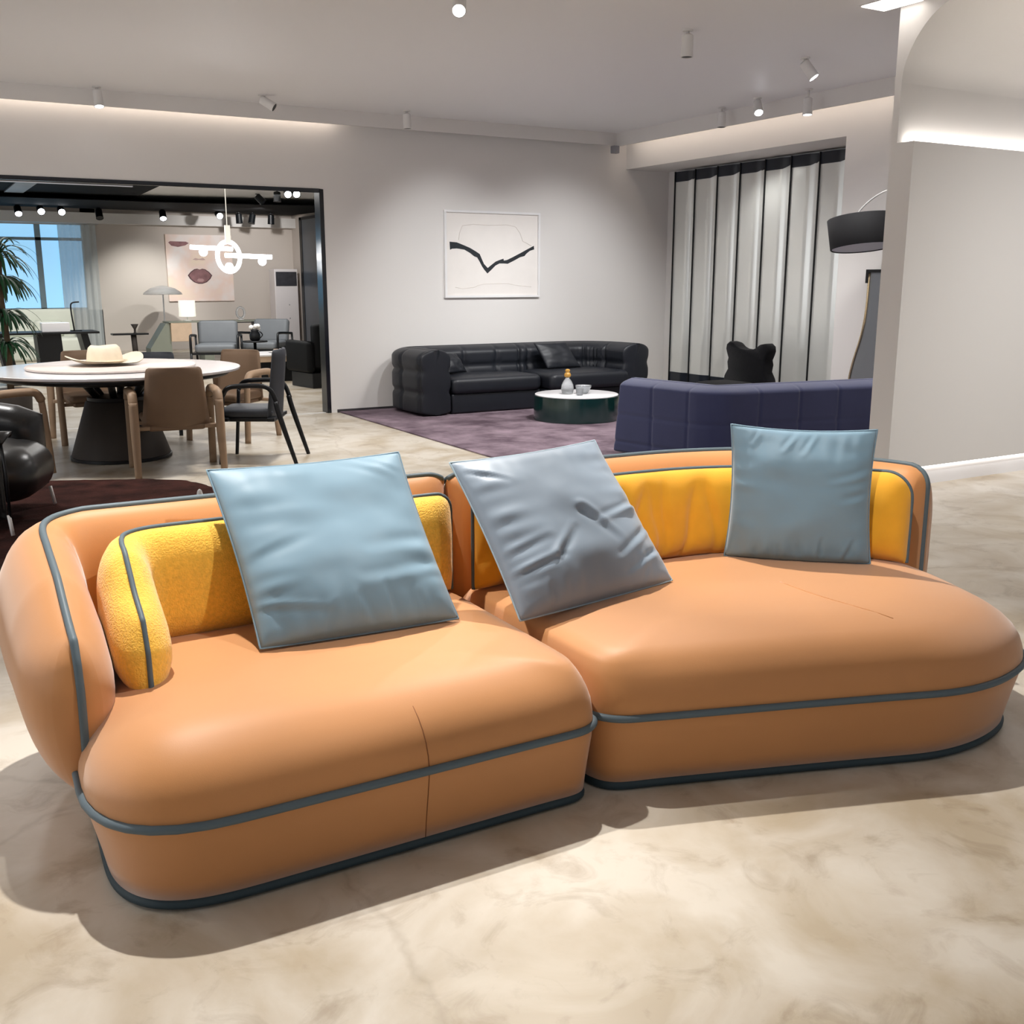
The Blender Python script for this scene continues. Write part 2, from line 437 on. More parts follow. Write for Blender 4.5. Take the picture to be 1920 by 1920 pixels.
# niche wall
mb = MB(); mb.box(SB, SB+.12, 7.75, NW, 2.89, 3.6); mb.box(SB, SB+.12, 5.0, 7.75, 0, 3.6)
struct('wall_right', mb, 'wall')
struct('wall_niche', MB().box(9.0, 9.1, 7.5, NW+.1, 0, 3.1).box(SB+.12, 9.0, 7.55, 7.75, 0, 3.1).box(SB+.12, 9.0, 7.5, NW, 2.89, 3.0), 'wall')
# partition on the right with its cove
COLS = 6.06; WF = 5.06
mb = MB(); mb.box(COLS, 12.5, WF, 5.255, .15, 2.42); mb.box(COLS+.0, 12.5, 5.20, 5.255, 2.42, 3.45)
struct('wall_partition', mb, 'wall')
prof = [(5.2, 2.81), (5.195, 2.88), (5.175, 2.95), (5.135, 3.03), (5.08, 3.11), (5.0, 3.19), (4.9, 3.25), (4.78, 3.285), (4.6, CZ)]
pv = [Vector((0, *p)) for p in prof]
for _ in range(2):
    q_ = [pv[0]]
    for a, b in zip(pv, pv[1:]): q_ += [a*.75+b*.25, a*.25+b*.75]
    pv = q_+[pv[-1]]
prof = [(p.y, p.z) for p in pv]
out = prof+[(4.6, CZ+.12), (5.2, CZ+.12)]
rings = [[(s, n, z) for n, z in out] for s in (COLS, 12.5)]
vo = struct('ceiling_vault', MB().loops(rings), 'wall', smooth=True); vo.data.set_sharp_from_angle(angle=math.radians(35))
struct('ceiling_side', MB().box(8.03, 12.5, -5, 5.3, CZ, CZ+.08), 'ceil')
struct('baseboard_partition', MB().box(COLS+.06, 12.5, WF+.045, 5.2, 0, .15), 'white_top')
t = thing('recessed_ceiling_panel', 'square recessed light panel in the ceiling beside the white partition', 'ceiling light', (5.95, 5.15, CZ))
obj('diffuser', MB().box(-.14, .08, -.10, .22, -.012, -.006), 'led_cool', t, smooth=False)
obj('frame', MB().box(-.15, .09, -.11, .23, -.006, -.0005), 'white_m', t, smooth=False)
# LED strips (the slots' own lamps)
t = tag(obj('cove_light_strip', MB().box(-7, 4.35, 11.302, 11.312, 3.22, 3.25), 'led', smooth=False), 'warm light strip in the ceiling slot above the doorway wall', 'light strip')
t = tag(obj('cove_light_strip', MB().box(8.055, 8.065, 5.4, 11.2, 3.22, 3.25), 'led', smooth=False), 'warm light strip in the ceiling slot above the panelled niche', 'light strip')
t = tag(obj('cove_light_strip', MB().box(COLS+.08, 12.4, 5.165, 5.195, 2.421, 2.431), 'led_cove', smooth=False), 'light strip on top of the white partition below the vault', 'light strip')
t = tag(obj('floor_light_strip', MB().box(COLS+.12, 12.4, WF+.02, WF+.04, .135, .149), 'led_cool', smooth=False), 'light strip glowing under the bottom edge of the white partition', 'light strip')

# ---------------- far room beyond the doorway
FW = 24.0
struct('wall_far', MB().box(-3, 3.75, FW, FW+.15, 0, .88).box(-3, 3.75, FW, FW+.15, 2.62, 3.3).box(3.45, 9.3, FW, FW+.15, 0, 3.3), 'wallfar')
struct('ceiling_far', MB().box(-3, 9.3, NW+.18, FW+.15, 3.03, 3.3), 'ceil')
struct('wall_far_right', MB().box(8.0, 8.15, NW+2.2, FW, 0, 3.03), 'wallfar')
struct('trim_5', MB().box(-3, 8.0, 23.72, FW, 2.65, 2.86), 'wall')
struct('trim_11', MB().box(-3, 7.9, 22.9, 23.0, 2.916, 3.03), 'blackp')
struct('trim_6', MB().prism([(-3, 20.55), (4.4, 20.55), (7.25, 20.0), (7.99, 20.6), (7.75, 23.2), (-3, 22.85)], 2.90, 2.915), 'blackp')
struct('trim_7', MB().prism([(-3, 15.2), (3.5, 15.2), (3.85, 17.8), (4.0, 21.3), (-3, 21.3)], 2.99, 3.025), 'blackp')
struct('trim_8', MB().box(-3, 3.4, 17.9, 18.0, 2.94, 2.99).box(1.75, 2.05, 17.2, 20.4, 2.965, 2.985), 'sensor')
w = struct('window_1', MB().box(-2.5, 3.5, FW+.10, FW+.11, .88, 2.62), 'sky')
struct('trim_9', MB().box(-2.5, 3.5, FW+.03, FW+.09, 2.30, 2.36).box(2.55, 2.66, FW+.03, FW+.09, .88, 2.62).box(1.2, 1.3, FW+.03, FW+.09, .88, 2.62).box(-2.5, 3.5, FW+.03, FW+.09, .86, .93), 'mull')
def curtain(s0, s1, z0, z1, n, amp, pitch):
    r = []
    m_ = 90
    for z in (z0, z0+.5*(z1-z0), z1):
        r.append([(s0+(s1-s0)*k/m_, n+amp*math.sin((s1-s0)*k/m_/pitch*2*PI)*(1 if z < z1 else .6)+.01*noise.noise(Vector((k*.2, z, 0))), z) for k in range(m_+1)])
    return MB().loops(r, False, False, closed=False)
t = thing('sheer_curtain', 'sheer grey-white curtain hanging at the far blue window', 'curtain', (0, 0, 0))
obj('fabric', curtain(2.98, 3.72, .06, 2.63, 23.93, .022, .13), 'curtain', t)
obj('curtain_rail', MB().cylto((1.0, 23.93, 2.64), (3.78, 23.93, 2.64), .008), 'white_m', t)

# ------------------------------------------------------------------ orange sofa
# left module
zt_tab = [(0, .60), (.05, .612), (.115, .636), (.27, .706), (.47, .75), (.63, .786), (.8, .80), (3, .80)]
pathL = fillet([(.29, 2.684), (.29, 3.415), (1.672, 3.405)], .17, 12)
ecurve = [(.15, .070), (.177, .059), (.25, .032), (.326, .016), (.40, .004), (.479, 0), (.55, .02), (.60, .05), (.9, .09)]
AL = sum((b-a).length for a, b in zip(pathL, pathL[1:]))
def shearL(a, z): return interp(z, ecurve)*max(0, 1-a/.5)**1.3
bottom_tab = [(0, .165), (.5, .15), (.8, .10), (3, .08)]
LM = thing('sofa_module', 'left half of the orange leather sofa, with the tall rounded arm', 'sofa', (0, 0, 0), 0, None)
rings, crest, e0, e1 = shell(pathL, lambda a: interp(a, bottom_tab), lambda a: interp(a, zt_tab)-.022*max(0, (a-AL+.07)/.07)**2, lambda a: interp(a, [(0, .145), (.6, .15), (1.1, .14), (3, .13)]),
                   lambda a: interp(a, [(0, .112), (.5, .11), (.9, .10), (3, .10)]), end_r=.16, top_r=.26, bot_r=.42, shear=shearL, flip=-1, nv=26, minth=.006)
bkL = obj('backrest', MB().loops(rings), 'leather', LM)
ce = Vector(crest[-1])
obj('piping', MB().tube(e0[2:-1]+crest[1:-1]+[tuple(ce+Vector(q)) for q in ((-.012, .004, .0), (-.004, .02, -.006), (-.002, .045, -.02), (-.002, .07, -.05), (-.002, .08, -.10))], .0105, 10), 'piping', bkL)

def ring_from(pts, rads, step=.02):
    """closed rounded outline, ccw"""
    n = len(pts); out = []
    for i in range(n):
        a, p, b = Vector((*pts[i-1], 0)), Vector((*pts[i], 0)), Vector((*pts[(i+1) % n], 0)); r = rads[i]
        u = (a-p).normalized(); v = (b-p).normalized()
        for k in range(9):
            t = k/8; out.append((p+u*r)*(1-t)**2+p*2*t*(1-t)+(p+v*r)*t*t)
    return resample(out, step, True)
PROF = [(.03, .042), (.08, .033), (.14, .020), (.20, .007), (.238, 0), (.252, 0), (.285, .004), (.315, .014), (.345, .033), (.37, .058), (.392, .09), (.41, .125)]
def seat_body(parent, outline, rads, joint, cz=.44):
    ring = ring_from(outline, rads)
    c = sum(ring, Vector())/len(ring)
    rb = [r for r in PROF if r[0] <= .252]; rs = [r for r in PROF if r[0] >= .238]
    def fac(nn):
        q = min(1, max(0, (nn.x*joint+.1)/1.05)); return 1-.72*q*q*(3-2*q)
    def mk(tab, scale_caps):
        rings = []; f_ = fac
        for z, d in tab:
            rings.append([(p.x, p.y, z) for p in offset_ring(ring, d, f_)])
        last = offset_ring(ring, tab[-1][1], f_)
        for k, z in scale_caps:
            rings.append([(c.x+(p.x-c.x)*k, c.y+(p.y-c.y)*k, z) for p in last])
        return rings
    obj('base', MB().loops(mk(rb, [])), 'leather', parent)
    caps = [(.93, .4225), (.85, .4305), (.75, cz-.005), (.6, cz-.001), (.4, cz), (.2, cz+.001), (.02, cz+.001)]
    sc_ = obj('seat_cushion', MB().loops(mk(rs, caps)), 'leather', parent)
    obj('piping', MB().tube([(p.x, p.y, .245) for p in offset_ring(ring, -.003)], .0115, 10, True), 'piping', sc_)
    bb = offset_ring(ring, .046)
    r2 = [[(p.x, p.y, z) for p in offset_ring(ring, d, fac)] for z, d in ((0.0, .056), (.004, .044), (.010, .036), (.018, .035), (.026, .040), (.032, .052))]
    obj('plinth', MB().loops(r2), 'plinth', parent)
    return ring
LO = [(.245, 2.29), (1.636, 2.285), (1.636, 3.33), (.30, 3.33)]
ringL = seat_body(LM, LO, [.33, .12, .1, .1], 1)
def seam_line(parent, s_of, n_start, ring_d=PROF, n0=2.2875, top=True):
    pts = []
    for z, d in ring_d: pts.append((s_of(z), n0+d-.0005, z))
    return pts
pts = [(1.07+(z-.25)*-.02, 2.2875+d-.0008, z) for z, d in PROF if z < .4]
seatL = [o for o in LM.children if o.name.startswith('seat_cushion')][0]
obj('seam', MB().tube(pts, .0016, 6), 'seam', seatL)
# right module
crR = [(1.680, 3.395), (2.05, 3.40), (2.435, 3.40), (2.708, 3.385), (2.972, 3.307), (3.204, 3.16), (3.40, 2.98), (3.48, 2.83), (3.496, 2.716)]
pathR = [Vector(p) for p in crR]
for _ in range(2):
    Q = [pathR[0]]
    for a, b in zip(pathR, pathR[1:]): Q += [a*.75+b*.25, a*.25+b*.75]
    pathR = Q+[pathR[-1]]
def rdrop(x, r):
    q = 1-min(1, max(0, x/r)); return r*(1-math.sqrt(max(0, 1-q*q)))
RM = thing('sofa_module', 'right half of the orange leather sofa, curved back and rounded end seat', 'sofa', (0, 0, 0), 0, None)
lenR = sum((b-a).length for a, b in zip(pathR, pathR[1:]))
rings, crestR, r0, r1 = shell([tuple(p) for p in pathR], lambda a: .08, lambda a: interp(a, [(0, .778), (.03, .791), (.08, .80), (1.3, .80), (1.7, .775), (2.1, .765), (lenR, .765)])-rdrop(lenR-a, .08),
                   lambda a: .13, lambda a: .10, end_r=.07, top_r=.2, bot_r=.3, flip=-1, nv=26, minth=.006)
bkR = obj('backrest', MB().loops(rings), 'leather', RM)
ce = Vector(crestR[0])
obj('piping', MB().tube([tuple(ce+Vector(q)) for q in ((.002, .08, -.10), (.002, .07, -.05), (.002, .045, -.02), (.004, .02, -.006), (.012, .004, 0))]+crestR[2:-1]+r1[::-1][1:24], .0105, 10), 'piping', bkR)
RO = [(1.640, 2.315), (2.386, 2.065), (2.83, 1.905), (3.24, 2.02), (3.40, 2.45), (3.46, 2.75), (3.15, 3.10), (2.85, 3.28), (1.645, 3.33)]
ringR = seat_body(RM, RO, [.10, .25, .2, .2, .12, .1, .15, .15, .1], -1, cz=.445)
pts = []
for k in range(12):
    q = k/11; pts.append((2.62-.05*q+.10*q*q, 2.62-.46*q, 0))
# faint curved seam on the right seat, laid on the cushion surface
from mathutils.bvhtree import BVHTree
def drop(o, pts, lift=.0006):
    me = o.data; bv = BVHTree.FromPolygons([v.co for v in me.vertices], [p.vertices for p in me.polygons])
    r = []
    for p in pts:
        h = bv.ray_cast(Vector((p[0], p[1], 2)), Vector((0, 0, -1)))
        if h[0]: r.append((h[0].x, h[0].y, h[0].z+lift))
    return r
seatR = [o for o in RM.children if o.name.startswith('seat_cushion')][0]
seatL = [o for o in LM.children if o.name.startswith('seat_cushion')][0]
obj('seam', MB().tube(drop(seatR, pts), .0014, 6), 'leather', seatR)
for o in (LM, RM):
    pass

# mustard cushions
def back_cushion(label, path, zb, zt, th, mname, shear=None, groove=None):
    P = resample([(*p, 0) for p in path], .03); A = sum((b-a).length for a, b in zip(P, P[1:]))
    c = thing('back_cushion', label, 'cushion', (0, 0, 0), 0, 'mustard back cushions on the orange sofa')
    rings, crest, e0, e1 = shell(path, zb, lambda a: zt(a, A), lambda a: th, lambda a: th, end_r=.10, top_r=.15, bot_r=.10, shear=shear, flip=-1, nv=26, minth=.006, groove=groove, step=.012 if groove else .025)
    # slight irregularity
    R = []
    for k, r in enumerate(rings):
        R.append([(x+.004*noise.noise(Vector((x*6, y*6, z*6))), y+.004*noise.noise(Vector((x*6+5, y*6, z*6))), z) for x, y, z in r])
    cv_ = obj('cover', MB().loops(R), mname, c)
    obj('piping', MB().tube(e0[1:-1]+crest[1:-1]+e1[::-1][1:-1], .0075, 8), 'piping', cv_)
    return c
def rdrop(x, r):
    q = 1-min(1, max(0, x/r)); return r*(1-math.sqrt(max(0, 1-q*q)))
def gather(a, z):
    q = noise.noise(Vector((a*11+.6*noise.noise(Vector((a*4, z*5, 1))), (z-.4)*1.3, 3.7)))
    k = max(0, 1-abs(q)*2.6)**2
    return 1-.30*k*min(1, max(0, (.775-z)/.10))*min(1, max(0, (1.35-a)/.3))
pathYL = fillet([(.475, 2.768), (.475, 3.19), (1.60, 3.205)], .15, 12)
eY = [(.38, -.006), (.45, 0), (.52, .006), (.62, .056), (.66, .09)]
back_cushion('long mustard boucle back cushion wrapping the left arm and back, slate piping', pathYL, lambda a: interp(a, [(0, .385), (.4, .41), (2, .425)]),
             lambda a, A: min(interp(a, [(0, .60), (.05, .635), (.12, .685), (.22, .745), (.35, .772), (3, .77)]), .77-rdrop(A-a, .06)), .078, 'yellow',
             shear=lambda a, z: interp(z, eY)*max(0, 1-a/.3))
pathYR = [Vector(p) for p in [(1.665, 3.16), (2.0, 3.185), (2.318, 3.19), (2.60, 3.17), (2.85, 3.08), (3.07, 2.92), (3.22, 2.77), (3.30, 2.63)]]
for _ in range(2):
    Q = [pathYR[0]]
    for a, b in zip(pathYR, pathYR[1:]): Q += [a*.75+b*.25, a*.25+b*.75]
    pathYR = Q+[pathYR[-1]]
back_cushion('long curved mustard velvet back cushion along the right half of the sofa', [tuple(p) for p in pathYR], lambda a: .42,
             lambda a, A: .772-rdrop(A-a, .10)-rdrop(a, .05), .072, 'yellow2', groove=gather)

# blue pillows
def pillow(label, bl, br, tr, tl, m, seed, thick=.085, **kw):
    mb, border = pillow_mesh(bl, br, tr, tl, thick, seed, **kw)
    p = thing('throw_pillow', label, 'pillow', (0, 0, 0), 0, 'satin pillows on the orange sofa')
    cv_ = obj('cover', mb, m, p)
    obj('seam_edge', MB().tube(border, .0032, 6, True), 'blue_edge' if m == 'blue2' else m, cv_)
pillow('large blue satin pillow on the left half of the orange sofa', (.799, 2.85, .452), (1.434, 2.825, .447), (1.388, 3.162, .939), (.764, 3.208, .927), 'blue', 1.0, .088, slump=.7, fold=.006,
       creases=[(.55, .0, .50, .16, .018, .012), (.66, .0, .64, .2, .016, .010), (.30, .0, .36, .13, .016, .010), (.0, .18, .35, .10, .02, .010), (.0, .42, .3, .50, .03, .006), (1, .45, .62, .42, .04, .009),
                (1, .30, .55, .26, .035, .008), (.72, 1, .95, .86, .02, .008), (.60, .98, .85, .84, .025, .008), (.05, .62, .5, .60, .05, .006), (.82, 0, .80, .13, .015, .009)])
pillow('grey-blue satin pillow in the middle of the orange sofa, tilted over the joint', (1.601, 2.721, .440), (2.284, 2.811, .452), (2.186, 3.171, .917), (1.542, 3.091, .90), 'blue2', 5.2, .09, fold=.006, slump=.6,
       creases=[(1, .52, .62, .44, .022, .016), (1, .36, .66, .20, .022, .016), (.98, .20, .66, .09, .018, .014), (.30, .28, .45, .40, .025, .012), (.02, .22, .30, .26, .022, .014), (.0, .34, .26, .38, .025, .010),
                (.05, .9, .22, .80, .02, .010), (.2, .0, .18, .12, .018, .010), (.55, .5, .68, .30, .03, .012), (.75, .0, .82, .12, .016, .010)])
pillow('smaller blue satin pillow at the right end of the orange sofa', (2.698, 3.006, .444), (3.1, 2.635, .444), (3.093, 2.643, .957), (2.693, 2.995, .964), 'blue', 9.4, .08, nfold=8, fold=.007, slump=.6, bow=.03,
       creases=[(.38, .0, .36, .14, .016, .014), (.52, .0, .50, .15, .016, .013), (.64, .0, .66, .20, .016, .014), (.80, .0, .88, .18, .018, .012), (.2, .0, .2, .10, .014, .010), (.45, 1, .36, .88, .02, .010), (.58, 1, .50, .86, .02, .009),
                (1, .72, .72, .66, .03, .012), (1, .55, .8, .5, .03, .010), (.2, 1, .14, .90, .016, .008)])

# ------------------------------------------------------------------ lounge behind
struct_rug = tag(obj('area_rug', MB().box(4.28, 8.25, 5.6, 11.40, .001, .014), 'rug', smooth=False, bevel=.004), 'large mauve pile rug under the black sofa and round coffee table', 'rug')

def groove_fn(pitch, zs, depth=.10, w=.022, off=0.0):
    def g(a, z):
        x = (a-off+pitch/2) % pitch-pitch/2
        k = .6*math.exp(-(x/w)**2)
        for zz in zs: k = max(k, .6*math.exp(-((z-zz)/w)**2), math.exp(-(x*x+(z-zz)**2)/(2.2*w)**2))
        # pull the crossing buttons deeper
        return 1-depth*k
    return g
def sofa(label, path, zt, half, groove, m, nv_, loc=(0, 0, 0), name='lounge_sofa', top_r=.09, end_r=.07, shear=None):
    t = thing(name, label, 'sofa', loc)
    rings, crest, e0, e1 = shell(path, lambda a: .025, lambda a: zt, lambda a: half, lambda a: half, end_r=end_r, top_r=top_r, bot_r=.04, flip=-1, nv=nv_, step=.011, groove=groove, minth=.03, shear=shear)
    obj('backrest', MB().loops(rings), m, t)
    return t
pathB = fillet([(5.07, 10.44), (5.03, 11.20), (7.70, 11.20), (7.76, 10.36)], [0, .16, .6, 0], 12)
gB = groove_fn(.44, (.27, .51), .20, .026, .05)
def gB2(a, z): return gB(a, z)-.25*math.exp(-((a-2.13)/.02)**2)
BS = sofa('long black leather tufted sofa against the white wall under the framed picture', pathB, .745, .205, gB2, 'black_l', 44, top_r=.10, end_r=.035)
def soft_box(x0, x1, y0, y1, z0, z1, r, puff=.015, n=18):
    """rounded cushion block"""
    cx, cy, cz = (x0+x1)/2, (y0+y1)/2, (z0+z1)/2; hx, hy, hz = (x1-x0)/2, (y1-y0)/2, (z1-z0)/2
    rings = []
    m = 64
    def outline(ins):
        pts = []
        rr = max(.02, r*1.3-ins*.5)
        ax, ay = hx-ins, hy-ins
        for k in range(4):
            c = (ax-rr if k in (0, 3) else -(ax-rr), ay-rr if k in (0, 1) else -(ay-rr))
            for j in range(m//4):
                t = PI/2*(k+j/(m//4-1)); pts.append((cx+c[0]+rr*math.cos(t), cy+c[1]+rr*math.sin(t)))
        return pts
    def ring(ins, z): rings.append([(x, y, z) for x, y in outline(ins)])
    for k in range(7):
        t = k/6*PI/2; ring(r*(1-math.sin(t)), cz-hz+r*(1-math.cos(t)))
    for k in range(7):
        t = PI/2*(1-k/6); ring(r*(1-math.sin(t)), cz+hz-r*(1-math.cos(t)))
    last = outline(r)
    for k, z in ((.85, puff*.5), (.6, puff*.9), (.3, puff), (.02, puff)):
        rings.append([(cx+(x-cx)*k, cy+(y-cy)*k, cz+hz+z) for x, y in last])
    return MB().loops(rings)
obj('base', soft_box(5.28, 6.46, 10.50, 11.1, .02, .24, .02, 0), 'black_l', BS)
obj('base', soft_box(6.48, 7.60, 10.38, 11.1, .02, .24, .02, 0), 'black_l', BS)
obj('seat_cushion', soft_box(5.27, 6.46, 10.46, 11.06, .235, .42, .06, .02), 'black_l', BS)
obj('seat_cushion', soft_box(6.48, 7.62, 10.30, 11.06, .235, .43, .06, .02), 'black_l', BS)
def flat_pillow(name, label, bl, br, tr, tl, m, thick, seed, cat='cushion', group=None):
    mb, border = pillow_mesh(bl, br, tr, tl, thick, seed, n=26, fold=.004)
    return tag(obj(name, mb, m), label, cat, group)
flat_pillow('leather_cushion', 'square black leather cushion leaning on the right half of the black sofa', (6.68, 10.72, .452), (7.18, 10.74, .452), (7.06, 10.90, .755), (6.58, 10.88, .755), 'black_l', .05, 3)
flat_pillow('leather_cushion', 'black leather cushion lying by the left arm of the black sofa', (5.36, 10.76, .452), (5.66, 10.86, .452), (5.56, 10.95, .66), (5.34, 10.9, .68), 'black_l', .05, 6)
# purple sofa seen from behind
pathP = fillet([(5.44, 7.32), (5.59, 6.42), (8.1, 6.08)], [0, .07, 0], 6)
PS = sofa('indigo felt tufted sofa seen from behind, back to the orange sofa', pathP, .675, .20, groove_fn(.39, (.375, .14), .085, .011, .02), 'purple', 64, top_r=.06, end_r=.05, shear=lambda a, z: -.08*(1-z/.675)*max(0, 1-a/.4))
obj('seat_cushion', soft_box(5.82, 8.0, 6.5, 7.2, .2, .42, .06, .02), 'purple', PS)
obj('base', soft_box(5.82, 8.0, 6.45, 7.15, .03, .21, .02, 0), 'purple', PS)

# coffee table
t = thing('coffee_table', 'low round coffee table, dark green lacquer drum with white top', 'coffee table', (6.30, 9.50, .014))
obj('drum', MB().lathe([(.46, 0), (.47, .004), (.465, .26)], seg=72), 'green', t, angle=40)
obj('tabletop', MB().lathe([(.44, .2602), (.455, .263), (.455, .272), (.45, .275)], seg=72), 'white_top', t, angle=40)
t = thing('decanter', 'pebbled glass bottle with amber stopper on the coffee table', 'bottle', (6.18, 9.50, .2895))
obj('body', MB().lathe([(.04, 0), (.06, .01), (.07, .05), (.064, .10), (.042, .145), (.022, .17), (.02, .18)], seg=28), 'frost', t)
obj('stopper', MB().lathe([(.018, .1805), (.034, .188), (.038, .208), (.030, .228), (.018, .236), (.027, .248), (.025, .264), (.008, .272)], seg=24), 'amber', t)
t = tag(obj('glass_bowl', MB().lathe([(.04, 0), (.05, .006), (.085, .07), (.09, .09), (.083, .09), (.078, .07), (.045, .012), (.02, .01)], seg=28), 'frost'), 'wide pebbled glass bowl on the coffee table, behind the tumbler', 'bowl')
t.location = (6.36, 9.46, .2895)
t = tag(obj('glass_tumbler', MB().lathe([(.03, 0), (.034, .004), (.045, .075), (.041, .075), (.03, .01)], seg=28), 'frost'), 'small glass tumbler beside the bottle on the coffee table', 'glass')
t.location = (6.22, 9.32, .2895)

# picture on the wall
t = thing('framed_picture', 'white framed abstract drawing with one black brush stroke', 'picture', (6.323, NW, 1.29))
W, H_ = 1.324, 1.02
obj('frame', MB().box(-W/2, W/2, -.035, -.001, 0, .028).box(-W/2, W/2, -.035, -.001, H_-.028, H_).box(-W/2, -W/2+.028, -.035, -.001, .028, H_-.028).box(W/2-.028, W/2, -.035, -.001, .028, H_-.028), 'frame', t, smooth=False, bevel=.003)
obj('paper', MB().box(-W/2+.028, W/2-.028, -.018, -.002, .028, H_-.028), 'canvas', t, smooth=False)
def img(x, y):   # from a crop of the drawing to wall metres
    return ((x-825)/522*W, H_-(y-268)/480*H_)
top = [(592, 440), (630, 443), (660, 455), (700, 472), (730, 490), (752, 505), (762, 530), (775, 560), (795, 582), (815, 565), (840, 545), (865, 535), (882, 529), (884, 540), (900, 537), (930, 522), (980, 495), (1020, 472), (1053, 454)]
bot = [(1055, 474), (1030, 483), (1010, 500), (1000, 513), (975, 520), (940, 540), (905, 558), (885, 556), (860, 556), (838, 568), (815, 592), (793, 613), (775, 590), (765, 575), (750, 545), (738, 524), (722, 518), (700, 500), (670, 482), (630, 476), (605, 478), (594, 484)]
poly = [img(x, y) for x, y in top+bot]
mbk = MB(); n = len(poly)
mbk.add([(x, -.0185, z) for x, z in poly]+[(x, -.0195, z) for x, z in poly], [tuple(range(n, 2*n))]+[(i, (i+1) % n, n+(i+1) % n, n+i) for i in range(n)])
obj('brush_stroke', mbk, 'ink', t, smooth=False)
pl = [img(x, y) for x, y in [(640, 430), (645, 390), (660, 352), (720, 342), (800, 346), (900, 340), (950, 350), (975, 385), (990, 430), (1040, 455)]]
pl2 = [img(x, y) for x, y in [(620, 690), (660, 697), (720, 690), (740, 680), (770, 672), (900, 668), (960, 680), (1040, 688)]]
ln = MB()
for q in (pl, pl2): ln.tube([(x, -.0185, z) for x, z in q], .003, 6)
obj('pencil_line', ln, 'pencil', t)

# niche panels
edges = [11.137, 10.735, 10.313, 9.905, 9.482, 9.068, 8.637, 8.20, 7.78]
names = ['leftmost', 'second', 'third', 'fourth', 'fifth', 'sixth', 'seventh']
for k in range(8):
    n1, n0 = edges[k], edges[k+1]
    lab = ('tall satin metal panel in the wall niche, %s from the left' % ['first', 'second', 'third', 'fourth', 'fifth', 'sixth', 'seventh', 'eighth'][k])
    t = thing('screen_panel', lab, 'panel', (8.9, n1, 0), 0, 'tall satin panels in the wall niche')
    w_ = n1-n0
    # gently curved face, stepping back to the next panel
    def face(zlo, zhi, grow, nseg=14, wavy=False):
        fr = []; bk = []
        for j in range(nseg+1):
            q = j/nseg; y = -q*w_
            x = -.02+.045*(.5-.5*math.cos(PI*min(1, max(0, (q-.55)/.3))))
            fr.append((x-grow, y)); bk.append((x+.012, y))
        return fr, bk
    def slab(zlo, zhi, grow):
        fr, bk = face(zlo, zhi, grow); poly = fr+bk[::-1]; return MB().prism(poly, zlo, zhi)
    def band():
        fr, bk = face(0, 0, .004); lo = [2.735+.045*(.5-.5*math.cos(PI*min(1, max(0, (j/14-.6)/.3)))) for j in range(15)]
        A_ = [(x, y, lo[j]) for j, (x, y) in enumerate(fr)]+[(x, y, lo[14-j]) for j, (x, y) in enumerate(bk[::-1])]
        return MB().loops([A_, [(x, y, 2.862) for x, y, z in A_]])
    obj('face', slab(.02, 2.86, 0), 'panel', t, angle=40)
    obj('top_band', band(), 'panel_top', t, angle=40)  # dark shade and reflection along the panel top, built as solid colour
    obj('bottom_band', slab(.01, .30, .004), 'panel_top', t, angle=40)
    obj('edge_strip', MB().box(-.04, .02, -.006, .004, .012, 2.864), 'black_m', t, smooth=False)
# black plush chair with two rounded ears
t = thing('plush_armchair', 'black plush chair with two rounded ears in front of the niche', 'chair', (7.95, 8.72, .0))
prf = [(0, -.34), (.35, -.36), (.45, -.34), (.52, -.29), (.60, -.30), (.68, -.315), (.73, -.30)]
outl = [(-.37, 0), (-.385, .3), (-.345, .44), (-.29, .52), (-.305, .60), (-.29, .65), (-.315, .70), (-.335, .75), (-.325, .80), (-.28, .83), (-.22, .82), (-.17, .785), (-.10, .76), (0, .752), (.10, .76), (.17, .785), (.22, .82), (.28, .83), (.325, .80), (.335, .75), (.315, .70), (.29, .65), (.305, .60), (.29, .52), (.345, .44), (.37, .3), (.36, 0)]
def slab_y(outline, x0, x1, inset=.03):
    rings = []
    cz = sum(z for y, z in outline)/len(outline)
    for x, k in ((x0, .93), (x0+inset*.4, .98), (x0+inset, 1), (x1-inset, 1), (x1-inset*.4, .98), (x1, .93)):
        rings.append([(x, y*k, cz+(z-cz)*k if z > .01 else .014) for y, z in outline])
    return MB().loops(rings)
obj('backrest', slab_y(outl, .05, .2), 'hairy', t)
mbq = soft_box(-.45, .08, -.36, .36, .014, .40, .08, .02); obj('seat', mbq, 'hairy', t)
# arc floor lamp
t = thing('arc_floor_lamp', 'arc floor lamp with charcoal drum shade hanging beside the partition', 'floor lamp', (7.5, 5.62, 0))
obj('base', MB().lathe([(.16, 0), (.17, .006), (.17, .03), (.15, .036)]), 'black_m', t)
arc = [(0, 0, .036), (0, 0, 1.9)]+[(.05*math.sin(k/10*PI), .95*(1-math.cos(k/10*PI*.62))*.75+0.0, 1.9+.42*math.sin(k/10*PI*.62)) for k in range(1, 11)]
arc = [(0, 0, .036), (0, 0, 1.2), (0, .02, 1.8), (.02, .15, 2.1), (.04, .40, 2.26), (.06, .72, 2.30), (.08, 1.0, 2.26), (.1, 1.18, 2.18), (.1, 1.30, 2.08), (.1, 1.305, 2.0)]
obj('pole', MB().tube(resample(smooth_path(arc, it=3), .03), .008, 8), 'white_m', t)
sh = MB(); ring_ = []
for r_, z_ in ((.285, -.27), (.29, -.265), (.31, -.005), (.305, 0), (.295, 0), (.275, -.265)):
    ring_.append([(r_*math.cos(2*PI*i/48), r_*math.sin(2*PI*i/48), z_) for i in range(48)])
ring_.append(ring_[0])
sh.loops(ring_, False, False)
s_ = obj('lamp_shade', sh, 'shade', t); s_.location = (.12, 1.24, 2.05); s_.rotation_euler = (math.radians(-8.5), math.radians(1.5), 0)
